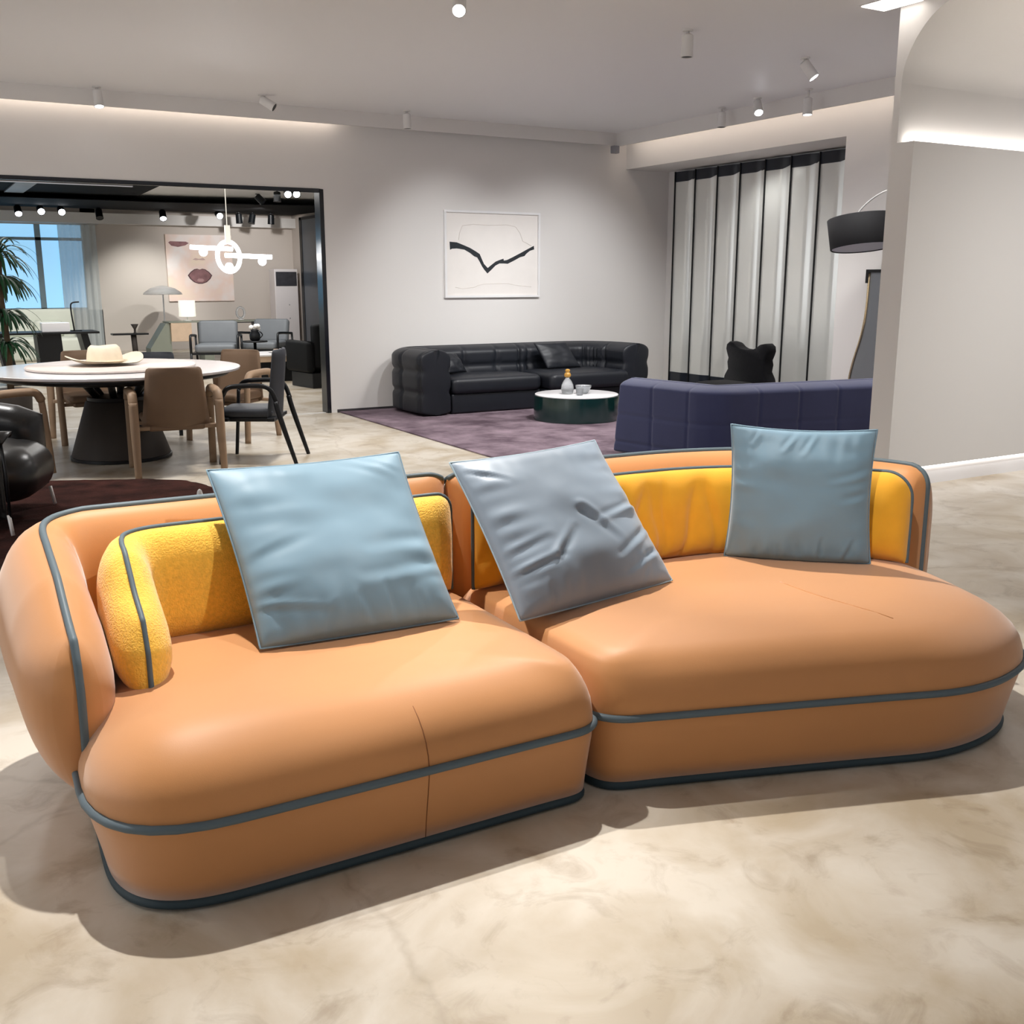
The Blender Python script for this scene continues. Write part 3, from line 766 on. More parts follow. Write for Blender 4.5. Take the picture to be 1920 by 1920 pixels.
d_ = obj('diffuser', MB().lathe([(.279, -.262), (.279, -.258)], seg=48), 'diffuser', s_, smooth=False)
# leaning mirror at the niche wall
t = thing('standing_mirror', 'tall grey mirror with pale brass curved edge leaning on the right wall', 'mirror', (8.22, 6.9, 0))
op = [(.52, 0), (.50, .45), (.50, .58), (.42, .80), (.37, 1.0), (.345, 1.2), (.345, 1.62), (-.3, 1.62), (-.3, 0)]
def yz(poly, x0, x1):
    n = len(poly); return MB().add([(x0, y, z) for y, z in poly]+[(x1, y, z) for y, z in poly], [tuple(range(n)), tuple(range(n, 2*n))[::-1]]+[(i, (i+1) % n, n+(i+1) % n, n+i) for i in range(n)])
cv = [Vector((0, .56, .02)), Vector((0, .53, .5)), Vector((0, .47, .75)), Vector((0, .40, .95)), Vector((0, .36, 1.2)), Vector((0, .355, 1.57))]
cvp = [(p.y, p.z) for p in resample(smooth_path(cv), .05)]
obj('glass', yz(cvp+[(-.3, 1.57), (-.3, .02)], -.01, .015), 'mirror', t, smooth=False)
obj('brass_edge', MB().tube([(-.012, y, z) for y, z in cvp], .012, 8), 'brass', t)
obj('top_frame', MB().box(-.03, .02, -.3, .385, 1.57, 1.60).box(-.03, .02, .355, .385, 1.47, 1.57), 'black_m', t, smooth=False)
# small sensor on the corner
t = tag(obj('wall_sensor', MB().box(7.93, 8.02, 11.19, 11.27, 3.05, 3.14), 'sensor', smooth=False, bevel=.01), 'small grey sensor box in the upper corner of the room', 'sensor')

# ------------------------------------------------------------------ dining area
def local_curved_panel(w, z0, z1, y0, thick, curve, lean, n=14, rz=.03, taper=0.0):
    """upright curved panel facing +y"""
    rings = []
    zs = [z0, z0+.01, z0+.03]+[z0+(z1-z0)*k/8 for k in range(1, 8)]+[z1-.03, z1-.01, z1]
    for z in zs:
        t = (z-z0)/(z1-z0); ww = w/2*(1-taper*(t-.3))
        ins = 0
        if z > z1-.03: ins = .022*(1-math.sqrt(max(0, 1-((z-(z1-.03))/.03)**2)))
        if z < z0+.03: ins = .05*(1-math.sqrt(max(0, 1-((z0+.03-z)/.03)**2)))
        ww -= ins
        fr = [];bk = []
        for j in range(n+1):
            q = -1+2*j/n; x = q*ww; y = y0+curve*q*q-lean*t
            e = thick/2*math.sqrt(max(.15, 1-abs(q)**8))*(1 if 0.03 < t < .97 else .55)
            fr.append((x, y+e, z)); bk.append((x, y-e, z))
        rings.append(fr+bk[::-1])
    return MB().loops(rings)
def make_chair(label, ml, mw, group, slim=False):
    c = thing('dining_chair', label, 'chair', (0, 0, 0), 0, group)
    w = .49; hw = .32; lr = .019 if slim else .03
    hw = .26 if slim else .32; w = .44 if slim else .49
    fh = .64
    obj('backrest', local_curved_panel(w, .36, .84 if not slim else .94, .05, .035 if not slim else .03, .05, .06, taper=.22), ml, c)
    st = soft_box(-w/2, w/2, .06, .52, .385, .455, .03, .01); obj('seat', st, ml, c)
    obj('seat_frame', soft_box(-w/2+.03, w/2-.03, .04, .50, .345, .388, .018, 0), ml if not slim else mw, c)
    for sx in (-1, 1):
        x = sx*hw; xr = sx*(hw+.005)
        f = [(x, .50, 0), (x, .48, .3), (x, .465, .56), (x, .44, .625), (x, .38, .645), (x, .2, .648)]
        r = [(xr, -.07, 0), (x, .0, .3), (x, .05, .50)]
        if slim:
            fl = [(x, .50, 0), (x, .465, .42), (x, .455, .57), (x, .42, .635), (x, .34, .65), (x, .12, .655), (x, .05, .62), (x*.97, .01, .50)]
            rl = [(xr, -.13, 0), (x, .0, .42), (x*.97, .02, .52)]
        else:
            fl = [(x, .50, 0), (x, .475, .42), (x, .46, .57), (x, .43, .63), (x, .36, .645), (x, .1, .645), (x, .03, .63), (x, .0, .56)]
            rl = [(xr, -.06, 0), (x, -.02, .35), (x, .0, .58)]
        obj('front_leg', MB().tube(resample(smooth_path(fl[:2]+[fl[2]], it=2), .03), lr, 10, sx=.8), mw, c)
        obj('armrest', MB().tube(resample(smooth_path([fl[2]]+fl[3:], it=3), .025), lr*1.05, 10, sx=1.15 if not slim else .8), mw, c)
        obj('rear_leg', MB().tube(resample(smooth_path(rl, it=2), .03), [lr*(.85+.3*min(1, k/12)) for k in range(len(resample(smooth_path(rl, it=2), .03)))], 10), mw, c)
        if True:
            for y0, y1 in ((.04, .10), (.42, .47)): obj('side_rail', MB().box(min(x, sx*(w/2-.04)), max(x, sx*(w/2-.04)), y0, y1, .355, .385), mw, c, smooth=False, bevel=.006)
    return c
def face_rz(d): return math.atan2(d[1], d[0])-PI/2
gr = 'taupe dining armchairs around the round table'
ch = make_chair('taupe leather dining armchair with its back to the camera, nearest the sofa', 'brown', 'brown_w', gr)
ch.location = (1.78, 8.30, 0); ch.rotation_euler = (0, 0, face_rz((.10, .99)))
dup(ch, (2.85, 10.20, 0), face_rz((-.74, -.67)), 'taupe leather dining armchair right of the round table, behind the black chair', gr)
dup(ch, (1.48, 10.85, 0), face_rz((.05, -1)), 'taupe dining armchair behind the round table, partly hidden by the felt hat', gr)
dup(ch, (.30, 8.75, .03), face_rz((.8, .45)), 'taupe dining armchair at the left edge, only its armrest showing above the black armchair', gr)
ds = make_chair('slim black dining armchair seen from the side, right of the round table', 'dark_l', 'black_m', 'slim black dining armchairs', True)
ds.location = (2.74, 8.60, 0); ds.rotation_euler = (0, 0, face_rz((-.87, .5)))
fc = dup(ds, (2.18, 11.02, 0), face_rz((-.3, -.9)), 'slim black dining armchair on the far side of the round table', 'slim black dining armchairs'); fc.scale = (1, 1, .84)
TC = (1.53, 9.42)
t = thing('dining_table', 'large round white dining table on a dark cone pedestal', 'table', (*TC, 0))
obj('tabletop', MB().lathe([(.98, .735), (1.03, .748), (1.035, .765), (1.03, .77), (.02, .771)], seg=96), 'marble', t, angle=40)
obj('underframe', MB().lathe([(.60, .66), (.92, .70), (.97, .734)], seg=72), 'black_m', t)
obj('pedestal', MB().lathe([(.405, .03), (.405, .04), (.26, .49), (.25, .5)], seg=64), 'cone', t, angle=40)
obj('pedestal_foot', MB().lathe([(.40, 0), (.415, .005), (.415, .029), (.40, .03)], seg=64), 'black_m', t, angle=40)
obj('pedestal_cap', MB().lathe([(.2, .498), (.245, .502), (.245, .53), (.2, .535)], seg=48), 'black_m', t, angle=40)
for k in range(6):
    a = k*PI/3+.2
    obj('strut', MB().tube([(.17*math.cos(a), .17*math.sin(a), .53), (.30*math.cos(a), .30*math.sin(a), .685)], .03, 10), 'black_m', t)
t2 = tag(obj('lazy_susan', MB().lathe([(.66, .0), (.68, .004), (.685, .018), (.675, .028), (.02, .029)], seg=96), 'susan', angle=50), 'pale stone turntable on the round dining table', 'turntable')
t2.location = (TC[0]-.02, TC[1]+.02, .7715)
# felt hat
t = thing('felt_hat', 'cream wide-brimmed felt hat tilted on the dining table turntable', 'hat', (1.45, 9.40, .813), .25)
brim = []
for k in range(9):
    q = k/8; R_ = .125+.175*q
    row = []
    for i in range(64):
        a = 2*PI*i/64
        z = .006+.065*(q**1.6)*(math.cos(a)**2)+.016*math.sin(3*a+.6)*q
        row.append((R_*1.05*math.cos(a), R_*.95*math.sin(a), z))
    brim.append(row)
low = [[(x, y, z-.006) for x, y, z in r] for r in brim]
b_ = obj('brim', MB().loops(low[::-1]+brim, False, False), 'felt', t); b_.rotation_euler = (0, 0, 0)
cr = []
for R_, z, dent in ((.14, .008, 0), (.138, .03, 0), (.132, .08, 0), (.12, .12, .1), (.098, .142, .5), (.055, .134, 1), (.01, .126, 1)):
    cr.append([(R_*1.08*math.cos(2*PI*i/48), R_*.9*math.sin(2*PI*i/48), z-.0*dent+(.012*abs(math.cos(2*PI*i/48)) if dent else 0)) for i in range(48)])
obj('crown', MB().loops(cr, True, True), 'felt', t)
obj('hat_band', MB().tube([(.151*math.cos(2*PI*i/48), .127*math.sin(2*PI*i/48), .022) for i in range(48)], .006, 8, True), 'felt', t)

# shag rug and black armchair
pts = [(1.92, 7.95), (.9, 8.42), (-.6, 9.05), (-2.2, 6.9), (-.7, 5.55), (.30, 4.95), (1.0, 5.3), (1.75, 6.9)]
ro = resample([(*p, 0) for p in smooth_path([Vector(p) for p in pts], it=2, closed=True)], .06, True)
top_ = [(p.x+.03*noise.noise(p*9), p.y+.03*noise.noise(p*9+Vector((3, 1, 0))), .002) for p in ro]
cc = Vector((0, 7, 0)); rr_ = [top_]
for k, z in ((.985, .022), (.96, .03), (.8, .034), (.6, .033), (.4, .035), (.2, .034), (.02, .034)):
    rr_.append([(cc.x+(x-cc.x)*k, cc.y+(y-cc.y)*k, z+.006*noise.noise(Vector((x*11*k, y*11*k, 2)))) for x, y, _ in top_])
tag(obj('shag_rug', MB().loops(rr_), 'shag'), 'dark brown shaggy rug under the black armchair', 'rug')

AC_ = thing('leather_armchair', 'plump black leather armchair at the left edge on the shag rug', 'armchair', (.06, 7.22, .042), face_rz((.93, -.36)))
# local frame: +y front, x right (viewer's near side is +x)
seat = soft_box(-.36, .34, -.2, .66, .14, .47, .15, .03); obj('seat_cushion', seat, 'black_l2', AC_)
pa = fillet([(-.43, .55), (-.46, -.25), (.40, -.25)], .2, 10)
rings, crest, e0, e1 = shell(pa, lambda a: .14, lambda a: interp(a, [(0, .60), (.15, .66), (.5, .72), (1, .80), (2, .80)]), lambda a: .14, lambda a: .13, end_r=.14, top_r=.13, bot_r=.1, flip=-1, nv=22)
obj('backrest', MB().loops(rings), 'black_l2', AC_)
# near arm: hanging leather side with a rolled flap
pn = [(.43, -.3), (.44, .1), (.43, .54)]
rings, crest, e0, e1 = shell(pn, lambda a: .09, lambda a: interp(a, [(0, .66), (.5, .62), (.84, .57)]), lambda a: .07, lambda a: .05, end_r=.12, top_r=.1, bot_r=.06, flip=1, nv=22)
obj('arm_side', MB().loops(rings), 'black_l2', AC_)
fl = []
for k in range(13):
    q = k/12; y = -.3+.88*q
    z0 = interp(q, [(0, .675), (.6, .63), (1, .585)])
    row = []
    for j in range(15):
        w_ = -1+2*j/14
        row.append((.43+.115*w_*(1-.35*max(0, q-.8)/.2), y+.03*(1-w_*w_)*q, z0+.012-.05*max(0, w_)**2-.03*max(0, -w_)**2+.015*math.sin(q*7)))
    fl.append(row+[(x, y_, z-.016) for x, y_, z in row[::-1]])
obj('arm_flap', MB().loops(fl), 'black_l2', AC_)
obj('strap', MB().tube([(.47, .56, .56), (.475, .575, .35), (.46, .565, .10)], .009, 8), 'black_m', AC_)
for x, y in ((.46, .56), (-.42, .56), (.42, -.3), (-.42, -.3)):
    obj('leg', MB().tube([(x, y, .12), (x*1.03, y*1.03, .0)], .011, 10), 'white_m', AC_)
t = tag(obj('ornament', MB().lathe([(.018, 0), (.026, .004), (.024, .05), (.014, .09), (.004, .10)], seg=20), 'white_m'), 'small white peg standing on the dark shag rug behind the sofa', 'ornament')
t.location = (1.60, 6.95, .036)

# ------------------------------------------------------------------ spotlights
def lamp(label, top, tgt, lit, body='white_m', L=.16, r=.042, power=0, group='white ceiling spotlights', angle=55, stem=.05, col=(1, .97, .93)):
    t = thing('ceiling_spotlight', label, 'spotlight', top, 0, group)
    obj('mount', MB().lathe([(.035, -.012), (.04, -.010), (.04, -.0005)], seg=24), body, t, angle=40)
    obj('stem', MB().cylto((0, 0, -.012), (0, 0, -stem-.01), .012), body, t)
    d = (Vector(tgt)-Vector(top)).normalized()
    a = Vector((0, 0, -stem))-d*.02; b = a+d*L
    hh = MB()
    q = d.orthogonal().normalized(); e = d.cross(q); rings = []
    for s_, rr in ((0, .7), (.01, 1), (L-.012, 1.08), (L, 1.12), (L, .96), (L-.015, .93)):
        rings.append([a+d*s_+q*(math.cos(2*PI*i/28)*r*rr)+e*(math.sin(2*PI*i/28)*r*rr) for i in range(28)])
    hh.loops(rings, True, True); ho = obj('housing', hh, body, t, angle=40)
    lz = MB().tube([a+d*(L-.010), a+d*(L-.004)], r*.94, 28); obj('lens', lz, 'lens' if lit else 'black_m', ho, angle=40)
    if power:
        spot(Vector(top)+b+d*.02, tgt, power, angle, .7, col)
    return t
lamp('lit white spotlight at the top centre of the ceiling, nearest the camera', (3.32, 6.42, CZ), (2.0, 4.2, 1.2), True, power=60)
lamp('unlit white cylinder spotlight right of the ceiling centre', (5.25, 6.50, CZ), (5.2, 6.48, 0), False)
lamp('lit white spotlight near the partition, aiming down right', (6.72, 6.78, CZ), (7.15, 6.2, 2.3), True, power=25)
lamp('lit white spotlight, brightest of the row above the niche', (7.75, 8.45, CZ), (7.2, 7.5, 2.0), True, power=40)
lamp('lit white spotlight hanging low by the niche fascia, right of the brightest one', (7.82, 7.82, CZ), (7.7, 7.6, 0), True, stem=.10, power=40)
lamp('unlit white spotlight at the niche fascia, left of the brightest one', (7.85, 9.10, CZ), (7.75, 9.0, 0), False, stem=.06)
lamp('lit white spotlight above the doorway at the left', (1.85, 11.12, CZ), (1.9, 10.6, 1.2), True, power=40)
lamp('unlit white spotlight turned toward the doorway wall', (3.35, 10.78, CZ), (3.9, 10.4, 2.9), False)
lamp('unlit white spotlight above the white wall, left of the picture', (5.0, 10.95, CZ), (5.1, 10.9, 0), False)

# ------------------------------------------------------------------ far room furnishing
heads = [(25, 2.15, True, (2.2, 20, .5)), (66, 2.55, True, (2.6, 18, 1.0)), (102, 2.92, True, (2.9, 18, 1.0)), (168, 3.62, False, (3.6, 21, 0)), (280, 4.85, True, (4.6, 20.5, .5)), (393, 5.98, True, (5.9, 17, 1.2)), (430, 6.42, False, (6.5, 22.5, 0)), (455, 6.72, False, (6.3, 22.5, 1.2)), (490, 7.12, False, (7.0, 22.8, 0))]
ordn = ['first', 'second', 'third', 'fourth', 'fifth', 'sixth', 'seventh', 'eighth', 'ninth']
for k, (px, s, lit, tg) in enumerate(heads):
    lamp('%s black track spotlight under the black beam in the far room, %s from the left' % ('lit' if lit else 'unlit', ordn[k]), (s, 22.7, 2.90), tg, lit, 'black_m', L=.2, r=.065, group='black track spotlights in the far room')
for k, (s, n, lit, tg) in enumerate([(5.85, 19.4, False, (6.9, 18.7, 1.8)), (5.9, 18.4, False, (5.75, 18.2, 0)), (5.98, 18.1, True, (5.2, 14.5, 1.6)), (6.1, 18.05, True, (5.6, 13.5, 1.4))]):
    lamp(['unlit black spotlight on the far room ceiling, leftmost of four by the door frame', 'unlit black spotlight on the far room ceiling, second of four by the door frame', 'smaller of the two lit black far-room ceiling spotlights by the door frame', 'larger of the two lit black far-room ceiling spotlights by the door frame'][k],
         (s, n, 3.03), tg, lit, 'black_m', L=.17, r=.06, group='black track spotlights in the far room')
# chandelier
cs, cn = 3.50, 12.9
t = thing('pendant_light', 'glowing white tube pendant light with ring hanging in the far room', 'pendant light', (cs, cn, 0))
obj('stem', MB().box(-.03, .03, -.02, .02, 1.93, 2.14).box(-.004, .004, -.004, .004, 2.14, 3.03), 'lampglow', t, smooth=False)
u = Vector((1, 0, 0))
obj('tube', MB().tube([(-.45, 0, 1.88), (.05, 0, 1.865)], .026, 14), 'glow', t)
obj('tube', MB().tube([(-.05, -.03, 1.79), (.52, -.03, 1.775)], .027, 14), 'glow', t)
obj('ring', MB().tube([(.135*math.cos(2*PI*i/48)+.0, .02*math.sin(2*PI*i/48), 1.775+.175*math.sin(2*PI*i/48)) for i in range(48)], .026, 12, True), 'glow', t)
for x, y, z in ((-.30, 0, 1.825), (.40, -.03, 1.722), (.0, 0, 1.655)):
    obj('globe', MB().sphere((x, y, z), .05), 'glow', t)
# poster
t = thing('wall_poster', 'large pale pink painting of closed eye and plum lips on the far wall', 'painting', (5.86, FW, 1.04))
obj('canvas', MB().box(-.72, .72, -.04, -.001, 0, 1.43), 'poster', t, smooth=False, bevel=.004)
def flat(poly, y):
    n = len(poly); return MB().add([(x, y, z) for x, z in poly]+[(x, y-.002, z) for x, z in poly], [tuple(range(n, 2*n))]+[(i, (i+1) % n, n+(i+1) % n, n+i) for i in range(n)])
def lipshape(k, cx=-.02, cz=.56):
    up = [(-.25, 0), (-.19, .07), (-.11, .125), (-.05, .135), (0, .115), (.05, .135), (.11, .125), (.19, .07), (.25, 0)]
    lo = [(.21, -.07), (.13, -.14), (.04, -.17), (-.04, -.17), (-.13, -.14), (-.21, -.07)]
    return [(cx+x*k, cz+z*k) for x, z in up+lo]
obj('lip_outline', flat(lipshape(1.07), -.0405), 'lipline', t, smooth=False)
obj('lips', flat(lipshape(.96), -.043), 'lips', t, smooth=False)
obj('lip_highlight', flat([(-.10, .455), (-.06, .49), (.03, .49), (.07, .455), (.03, .425), (-.06, .425)], -.0455), 'liplight', t, smooth=False)
obj('nose_shadow', flat([(-.16, .90), (-.10, .935), (-.02, .915), (.07, .935), (.12, .895), (.05, .885), (-.02, .895), (-.09, .885)], -.0405), 'nose', t, smooth=False)
obj('closed_eye', flat([(-.66, 1.26), (-.62, 1.285), (-.28, 1.28), (-.22, 1.25), (-.30, 1.20), (-.46, 1.165), (-.60, 1.19)], -.0405), 'lips', t, smooth=False)
# air conditioner tower
t = thing('air_conditioner', 'tall white floor-standing air conditioner in the far corner', 'air conditioner', (7.62, 23.6, 0))
obj('body', MB().box(-.27, .27, -.2, .2, 0, 1.74), 'ac', t, smooth=False, bevel=.015)
obj('grille', MB().box(-.24, .24, -.215, -.201, 1.37, 1.68), 'grille', t, smooth=False, bevel=.004)
for k in range(2): obj('button', MB().cylto((.05, -.206, .95-.3*k), (.05, -.2, .95-.3*k), .012), 'sensor', t)
# door panel on far right wall
w = struct('door_1', MB().box(7.93, 7.995, 16.0, 23.1, .02, 2.80), 'door')
struct('trim_10', MB().box(7.92, 7.998, 23.1, 23.25, .0, 2.86).box(7.92, 7.998, 16.0, 23.25, 2.80, 2.86), 'black_m')
# console table with pedestal
t = thing('console_table', 'long console table with sage slab leg and pale oak drawer box', 'console table', (5.2, 20.0, 0))
obj('tabletop', MB().box(-1.0, 1.08, -.25, .3, .735, .755), 'sage', t, smooth=False, bevel=.004)
obj('leg', MB().prism([(0, 0)]*0 or [(-1.0, -.2), (-.93, -.2), (-.93, .25), (-1.0, .25)], .02, .735) if False else yz([(-.2, .735), (.25, .735), (.25, .005), (-.2, .005)], -.38, -.20), 'sage', t, smooth=False, bevel=.006)
obj('side_panel', MB().add([(-1.05, -.2, .72), (-.98, -.2, .735), (-1.34, -.2, .28), (-1.34, -.2, .005), (-.95, -.2, .005), (-1.05, .25, .72), (-.98, .25, .735), (-1.34, .25, .28), (-1.34, .25, .005), (-.95, .25, .005)], [(0, 2, 3, 4, 1), (5, 6, 9, 8, 7), (0, 5, 7, 2), (2, 7, 8, 3), (3, 8, 9, 4), (4, 9, 6, 1), (1, 6, 5, 0)]), 'sage', t, smooth=False)
obj('drawer_box', MB().box(-.97, -.60, -.26, .2, .40, .733), 'oak', t, smooth=False, bevel=.006)
obj('leg', MB().prism([(.62, -.1), (.70, -.1), (.70, .12), (.62, .12)], .005, .735), 'black_m', t, smooth=False)
obj('runner', MB().box(.1, .75, -.27, -.255, .715, .73), 'black_m', t, smooth=False)
t = thing('table_lamp', 'white lit drum table lamp on the console in the far room', 'table lamp', (4.62, 20.1, .756))
obj('lamp_base', MB().lathe([(.07, 0), (.075, .004), (.07, .015), (.012, .02), (.012, .08)], seg=24), 'white_m', t)
obj('lamp_shade', MB().lathe([(.15, .08), (.152, .085), (.15, .37), (.148, .375)], seg=36), 'lampglow', t, angle=40)
t = thing('mushroom_lamp', 'pale glass mushroom lamp against the far wall, left of the painting', 'table lamp', (4.85, 23.2, 0))
obj('stand', MB().lathe([(.12, 0), (.12, .02), (.015, .03), (.015, 1.2)], seg=24), 'white_m', t)
obj('glass_shade', MB().lathe([(.40, 1.2), (.38, 1.24), (.25, 1.33), (.08, 1.38), (.02, 1.385)], seg=40), 'frost', t)
t = thing('ornament', 'pale ring-shaped ornament on the console in front of the painting', 'ornament', (5.62, 20.1, .756))
obj('foot', MB().lathe([(.06, 0), (.06, .012), (.012, .018), (.012, .04)], seg=20), 'white_m', t)
obj('ring', MB().tube([(.075*math.cos(2*PI*i/32), 0, .135+.1*math.sin(2*PI*i/32)) for i in range(32)], .022, 10, True), 'frost', t)
# grey armchairs
def low_chair(label, loc, rz):
    c = thing('lounge_armchair', label, 'armchair', loc, rz, 'grey lounge armchairs in the far room')
    obj('seat', soft_box(-.33, .33, -.28, .36, .30, .44, .05, .01), 'grey_l', c)
    b = obj('backrest', soft_box(-.33, .33, -.07, .07, 0, .42, .05, 0), 'grey_l', c); b.location = (0, -.30, .40); b.rotation_euler = (math.radians(14), 0, 0)
    for sx in (-1, 1):
        x = sx*.385
        obj('armrest', MB().tube(resample(smooth_path([(x, .36, .30), (x, .36, .57), (x, .30, .60), (x, -.35, .56)], it=2), .04), .022, 8), 'black_m', c)
        obj('front_leg', MB().tube([(x, .36, .30), (x, .35, .0)], .02, 8), 'black_m', c)
        obj('rear_leg', MB().tube([(x, -.35, .55), (x, -.42, .0)], .02, 8), 'black_m', c)
    obj('seat_frame', MB().box(-.38, .38, -.30, .34, .27, .305), 'black_m', c, smooth=False)
    return c
lc = low_chair('grey leather lounge armchair in the far room, left of the pair', (4.62, 18.1, 0), face_rz((-.35, -.94)))
dup(lc, (5.58, 18.52, 0), face_rz((-.62, -.78)), 'grey leather lounge armchair in the far room, right of the pair', 'grey lounge armchairs in the far room')
t = thing('side_table', 'small round black side table with a jug between the grey armchairs', 'side table', (5.10, 17.48, 0))
obj('top', MB().lathe([(.2, .48), (.21, .485), (.21, .50), (.2, .505)], seg=32), 'black_m', t)
obj('pedestal', MB().lathe([(.16, 0), (.16, .015), (.025, .03), (.025, .48)], seg=24), 'black_m', t)
t = thing('jug', 'small white flowers in a black jug on the side table between the grey armchairs', 'vase', (5.10, 17.46, .506))
obj('body', MB().lathe([(.06, 0), (.085, .02), (.09, .10), (.06, .16), (.07, .18)], seg=24), 'black_m', t)
obj('handle', MB().tube([(.08+.05*math.sin(k/8*PI), 0, .04+.11*k/8) for k in range(9)], .01, 8), 'black_m', t)
bl_ = MB()
for k in range(7):
    a = k*2.4; bl_.sphere((.06*math.cos(a), .05*math.sin(a), .20+.02*(k % 3)), .04, 10)
obj('flowers', bl_, 'white_m', t)
# coffee table of the far room
t = thing('coffee_table', 'low far-room table with white top and rose wooden apron', 'coffee table', (4.75, 15.7, 0))
obj('tabletop', soft_box(-.35, .75, -.35, .35, .385, .42, .012, 0), 'white_top', t)
obj('apron', soft_box(-.32, .72, -.32, .32, .30, .384, .012, 0), 'oak', t)
obj('leg_block', MB().box(-.25, .65, -.25, .25, .0, .30), 'black_m', t, smooth=False)
t = thing('tea_tray', 'white tray with small cups on the low far-room table', 'tray', (4.95, 15.7, .421))
obj('tray', MB().lathe([(.12, 0), (.17, .012), (.165, .012), (.1, .004)], seg=28), 'white_m', t)
for k, (x, y, mm) in enumerate(((-.05, 0, 'oak'), (.05, .04, 'white_m'), (.03, -.06, 'white_m'))):
    obj('cup', MB().lathe([(.02, .006), (.03, .01), (.035, .05), (.03, .05), (.02, .012)], (x, y, 0), 18), mm, t)
# black high-backed lounge seat by the door frame
t = thing('lounge_chair', 'black boxy lounge chair just inside the doorway of the far room', 'armchair', (5.37, 14.24, 0), face_rz((-.15, .99)))
obj('backrest', soft_box(-.42, .42, -.08, .10, .28, .90, .05, 0), 'black_b', t)
obj('seat', soft_box(-.40, .40, .08, .70, .22, .44, .06, .01), 'black_b', t)
for sx in (-1, 1): obj('armrest', soft_box(min(sx*.40, sx*.52), max(sx*.40, sx*.52), -.05, .68, .22, .66, .05, 0), 'black_b', t)
obj('base', MB().box(-.45, .45, -.02, .62, .0, .215), 'black_m', t, smooth=False, bevel=.01)
# black desk with things
t = thing('writing_desk', 'long black desk on slab legs in front of the far window', 'desk', (1.75, 16.9, 0))
obj('desktop', MB().box(-1.1, .78, -.25, .4, .725, .755), 'black_m', t, smooth=False, bevel=.004)
def slab_leg(x0, x1, dx): return MB().add([(x0, -.2, .724), (x1, -.2, .724), (x1+dx, -.2, .002), (x0+dx, -.2, .002), (x0, .3, .724), (x1, .3, .724), (x1+dx, .3, .002), (x0+dx, .3, .002)], [(0, 1, 2, 3), (4, 7, 6, 5), (0, 4, 5, 1), (1, 5, 6, 2), (2, 6, 7, 3), (3, 7, 4, 0)])
obj('leg', slab_leg(-.62, -.46, .12), 'black_m', t, smooth=False); obj('leg', slab_leg(-.08, .25, .03), 'black_m', t, smooth=False); obj('leg', slab_leg(.52, .62, .14), 'black_m', t, smooth=False)
obj('stretcher', MB().box(-.5, .7, .0, .06, .10, .16), 'black_m', t, smooth=False)
t = tag(obj('paper_box', MB().box(-.19, .19, -.12, .12, 0, .13), 'white_top', smooth=False, bevel=.006), 'white box on the black desk in the far room', 'box'); t.location = (1.95, 16.9, .7555)
t = thing('desk_lamp', 'black angled desk lamp on the black desk in the far room', 'desk lamp', (2.22, 16.95, .7555))
obj('stem', MB().tube(resample(smooth_path([(0, 0, .01), (-.03, 0, .37), (.0, 0, .42), (.10, 0, .425)], it=3), .02), .011, 8), 'black_m', t)
obj('lamp_base', MB().box(-.05, .10, -.06, .06, 0, .012), 'black_m', t, smooth=False)
t = thing('cream_sofa', 'cream sofa with high back panel below the far window', 'sofa', (1.9, 22.0, 0))
obj('backrest', soft_box(-1.6, 1.05, .3, .5, .0, .95, .05, 0), 'cream', t)
obj('seat', soft_box(-1.6, 1.05, -.4, .3, .0, .42, .06, .02), 'cream', t)
for x in (-.9, .0, .55): obj('back_cushion', soft_box(x-.26, x+.26, .12, .30, .43, .74, .06, 0), 'cream', t)
t = thing('pedestal_table', 'small black tray table with twin stems left of the far console', 'side table', (3.62, 20.2, 0))
obj('top', MB().box(-.35, .28, -.12, .12, .52, .55), 'black_m', t, smooth=False, bevel=.004)
obj('stem', MB().cylto((.05, 0, .01), (.03, 0, .52), .05), 'cone', t)
obj('foot', MB().lathe([(.16, 0), (.16, .012)], seg=28), 'black_m', t, smooth=False)
t = thing('goblet', 'small dark goblet on the black tray table in the far room', 'vase', (3.68, 20.2, .551))
obj('cup', MB().lathe([(.04, 0), (.02, .01), (.02, .07), (.07, .16), (.06, .16)], seg=22), 'cone', t)
# plant
t = thing('potted_plant', 'tall green dragon-tree plant at the left edge in the far room', 'plant', (.93, 12.35, 0))
obj('pot', MB().lathe([(.15, 0), (.19, .02), (.21, .35), (.2, .36), (.18, .34), (.02, .33)], seg=32), 'cone', t)
obj('trunk', MB().tube([(0, 0, .33), (.02, .01, .8), (0, 0, 1.3), (.02, 0, 1.75)], [.035, .03, .028, .02], 10), 'trunk', t)
k = 0
for (cz_, nl, ln_, up) in ((1.72, 56, .46, 1.0), (1.50, 44, .46, .25), (1.12, 50, .42, .55), (.80, 40, .40, .5)):
    for i in range(nl):
        a = i*2.399963+cz_; e = up*(1.15*random.random()+.15); L_ = ln_*(.75+.4*random.random())
        d = Vector((math.cos(a)*math.cos(e), math.sin(a)*math.cos(e), math.sin(e))); side = Vector((-math.sin(a), math.cos(a), 0))
        p = Vector((.02*math.cos(a), .02*math.sin(a), cz_+.06*random.random())); v_ = d.copy(); pts_ = []; n_ = 9
        for j in range(n_+1):
            pts_.append(p.copy()); p = p+v_*(L_/n_); v_ = (v_+Vector((0, 0, -.24))).normalized()
        rows = []
        for j, q in enumerate(pts_):
            w_ = .017*math.sin(PI*min(.98, .12+.86*j/n_))**.7+.0012
            rows.append([q-side*w_, q+Vector((0, 0, -.002)), q+side*w_, q+Vector((0, 0, .0015))])
        if k < 100: obj('leaf', MB().loops(rows), 'leaf', t)
        else:
            if k == 100: rest = MB()
            rest.loops(rows)
        k += 1
o = obj('leaf', rest, 'leaf', t); o['kind'] = 'stuff'

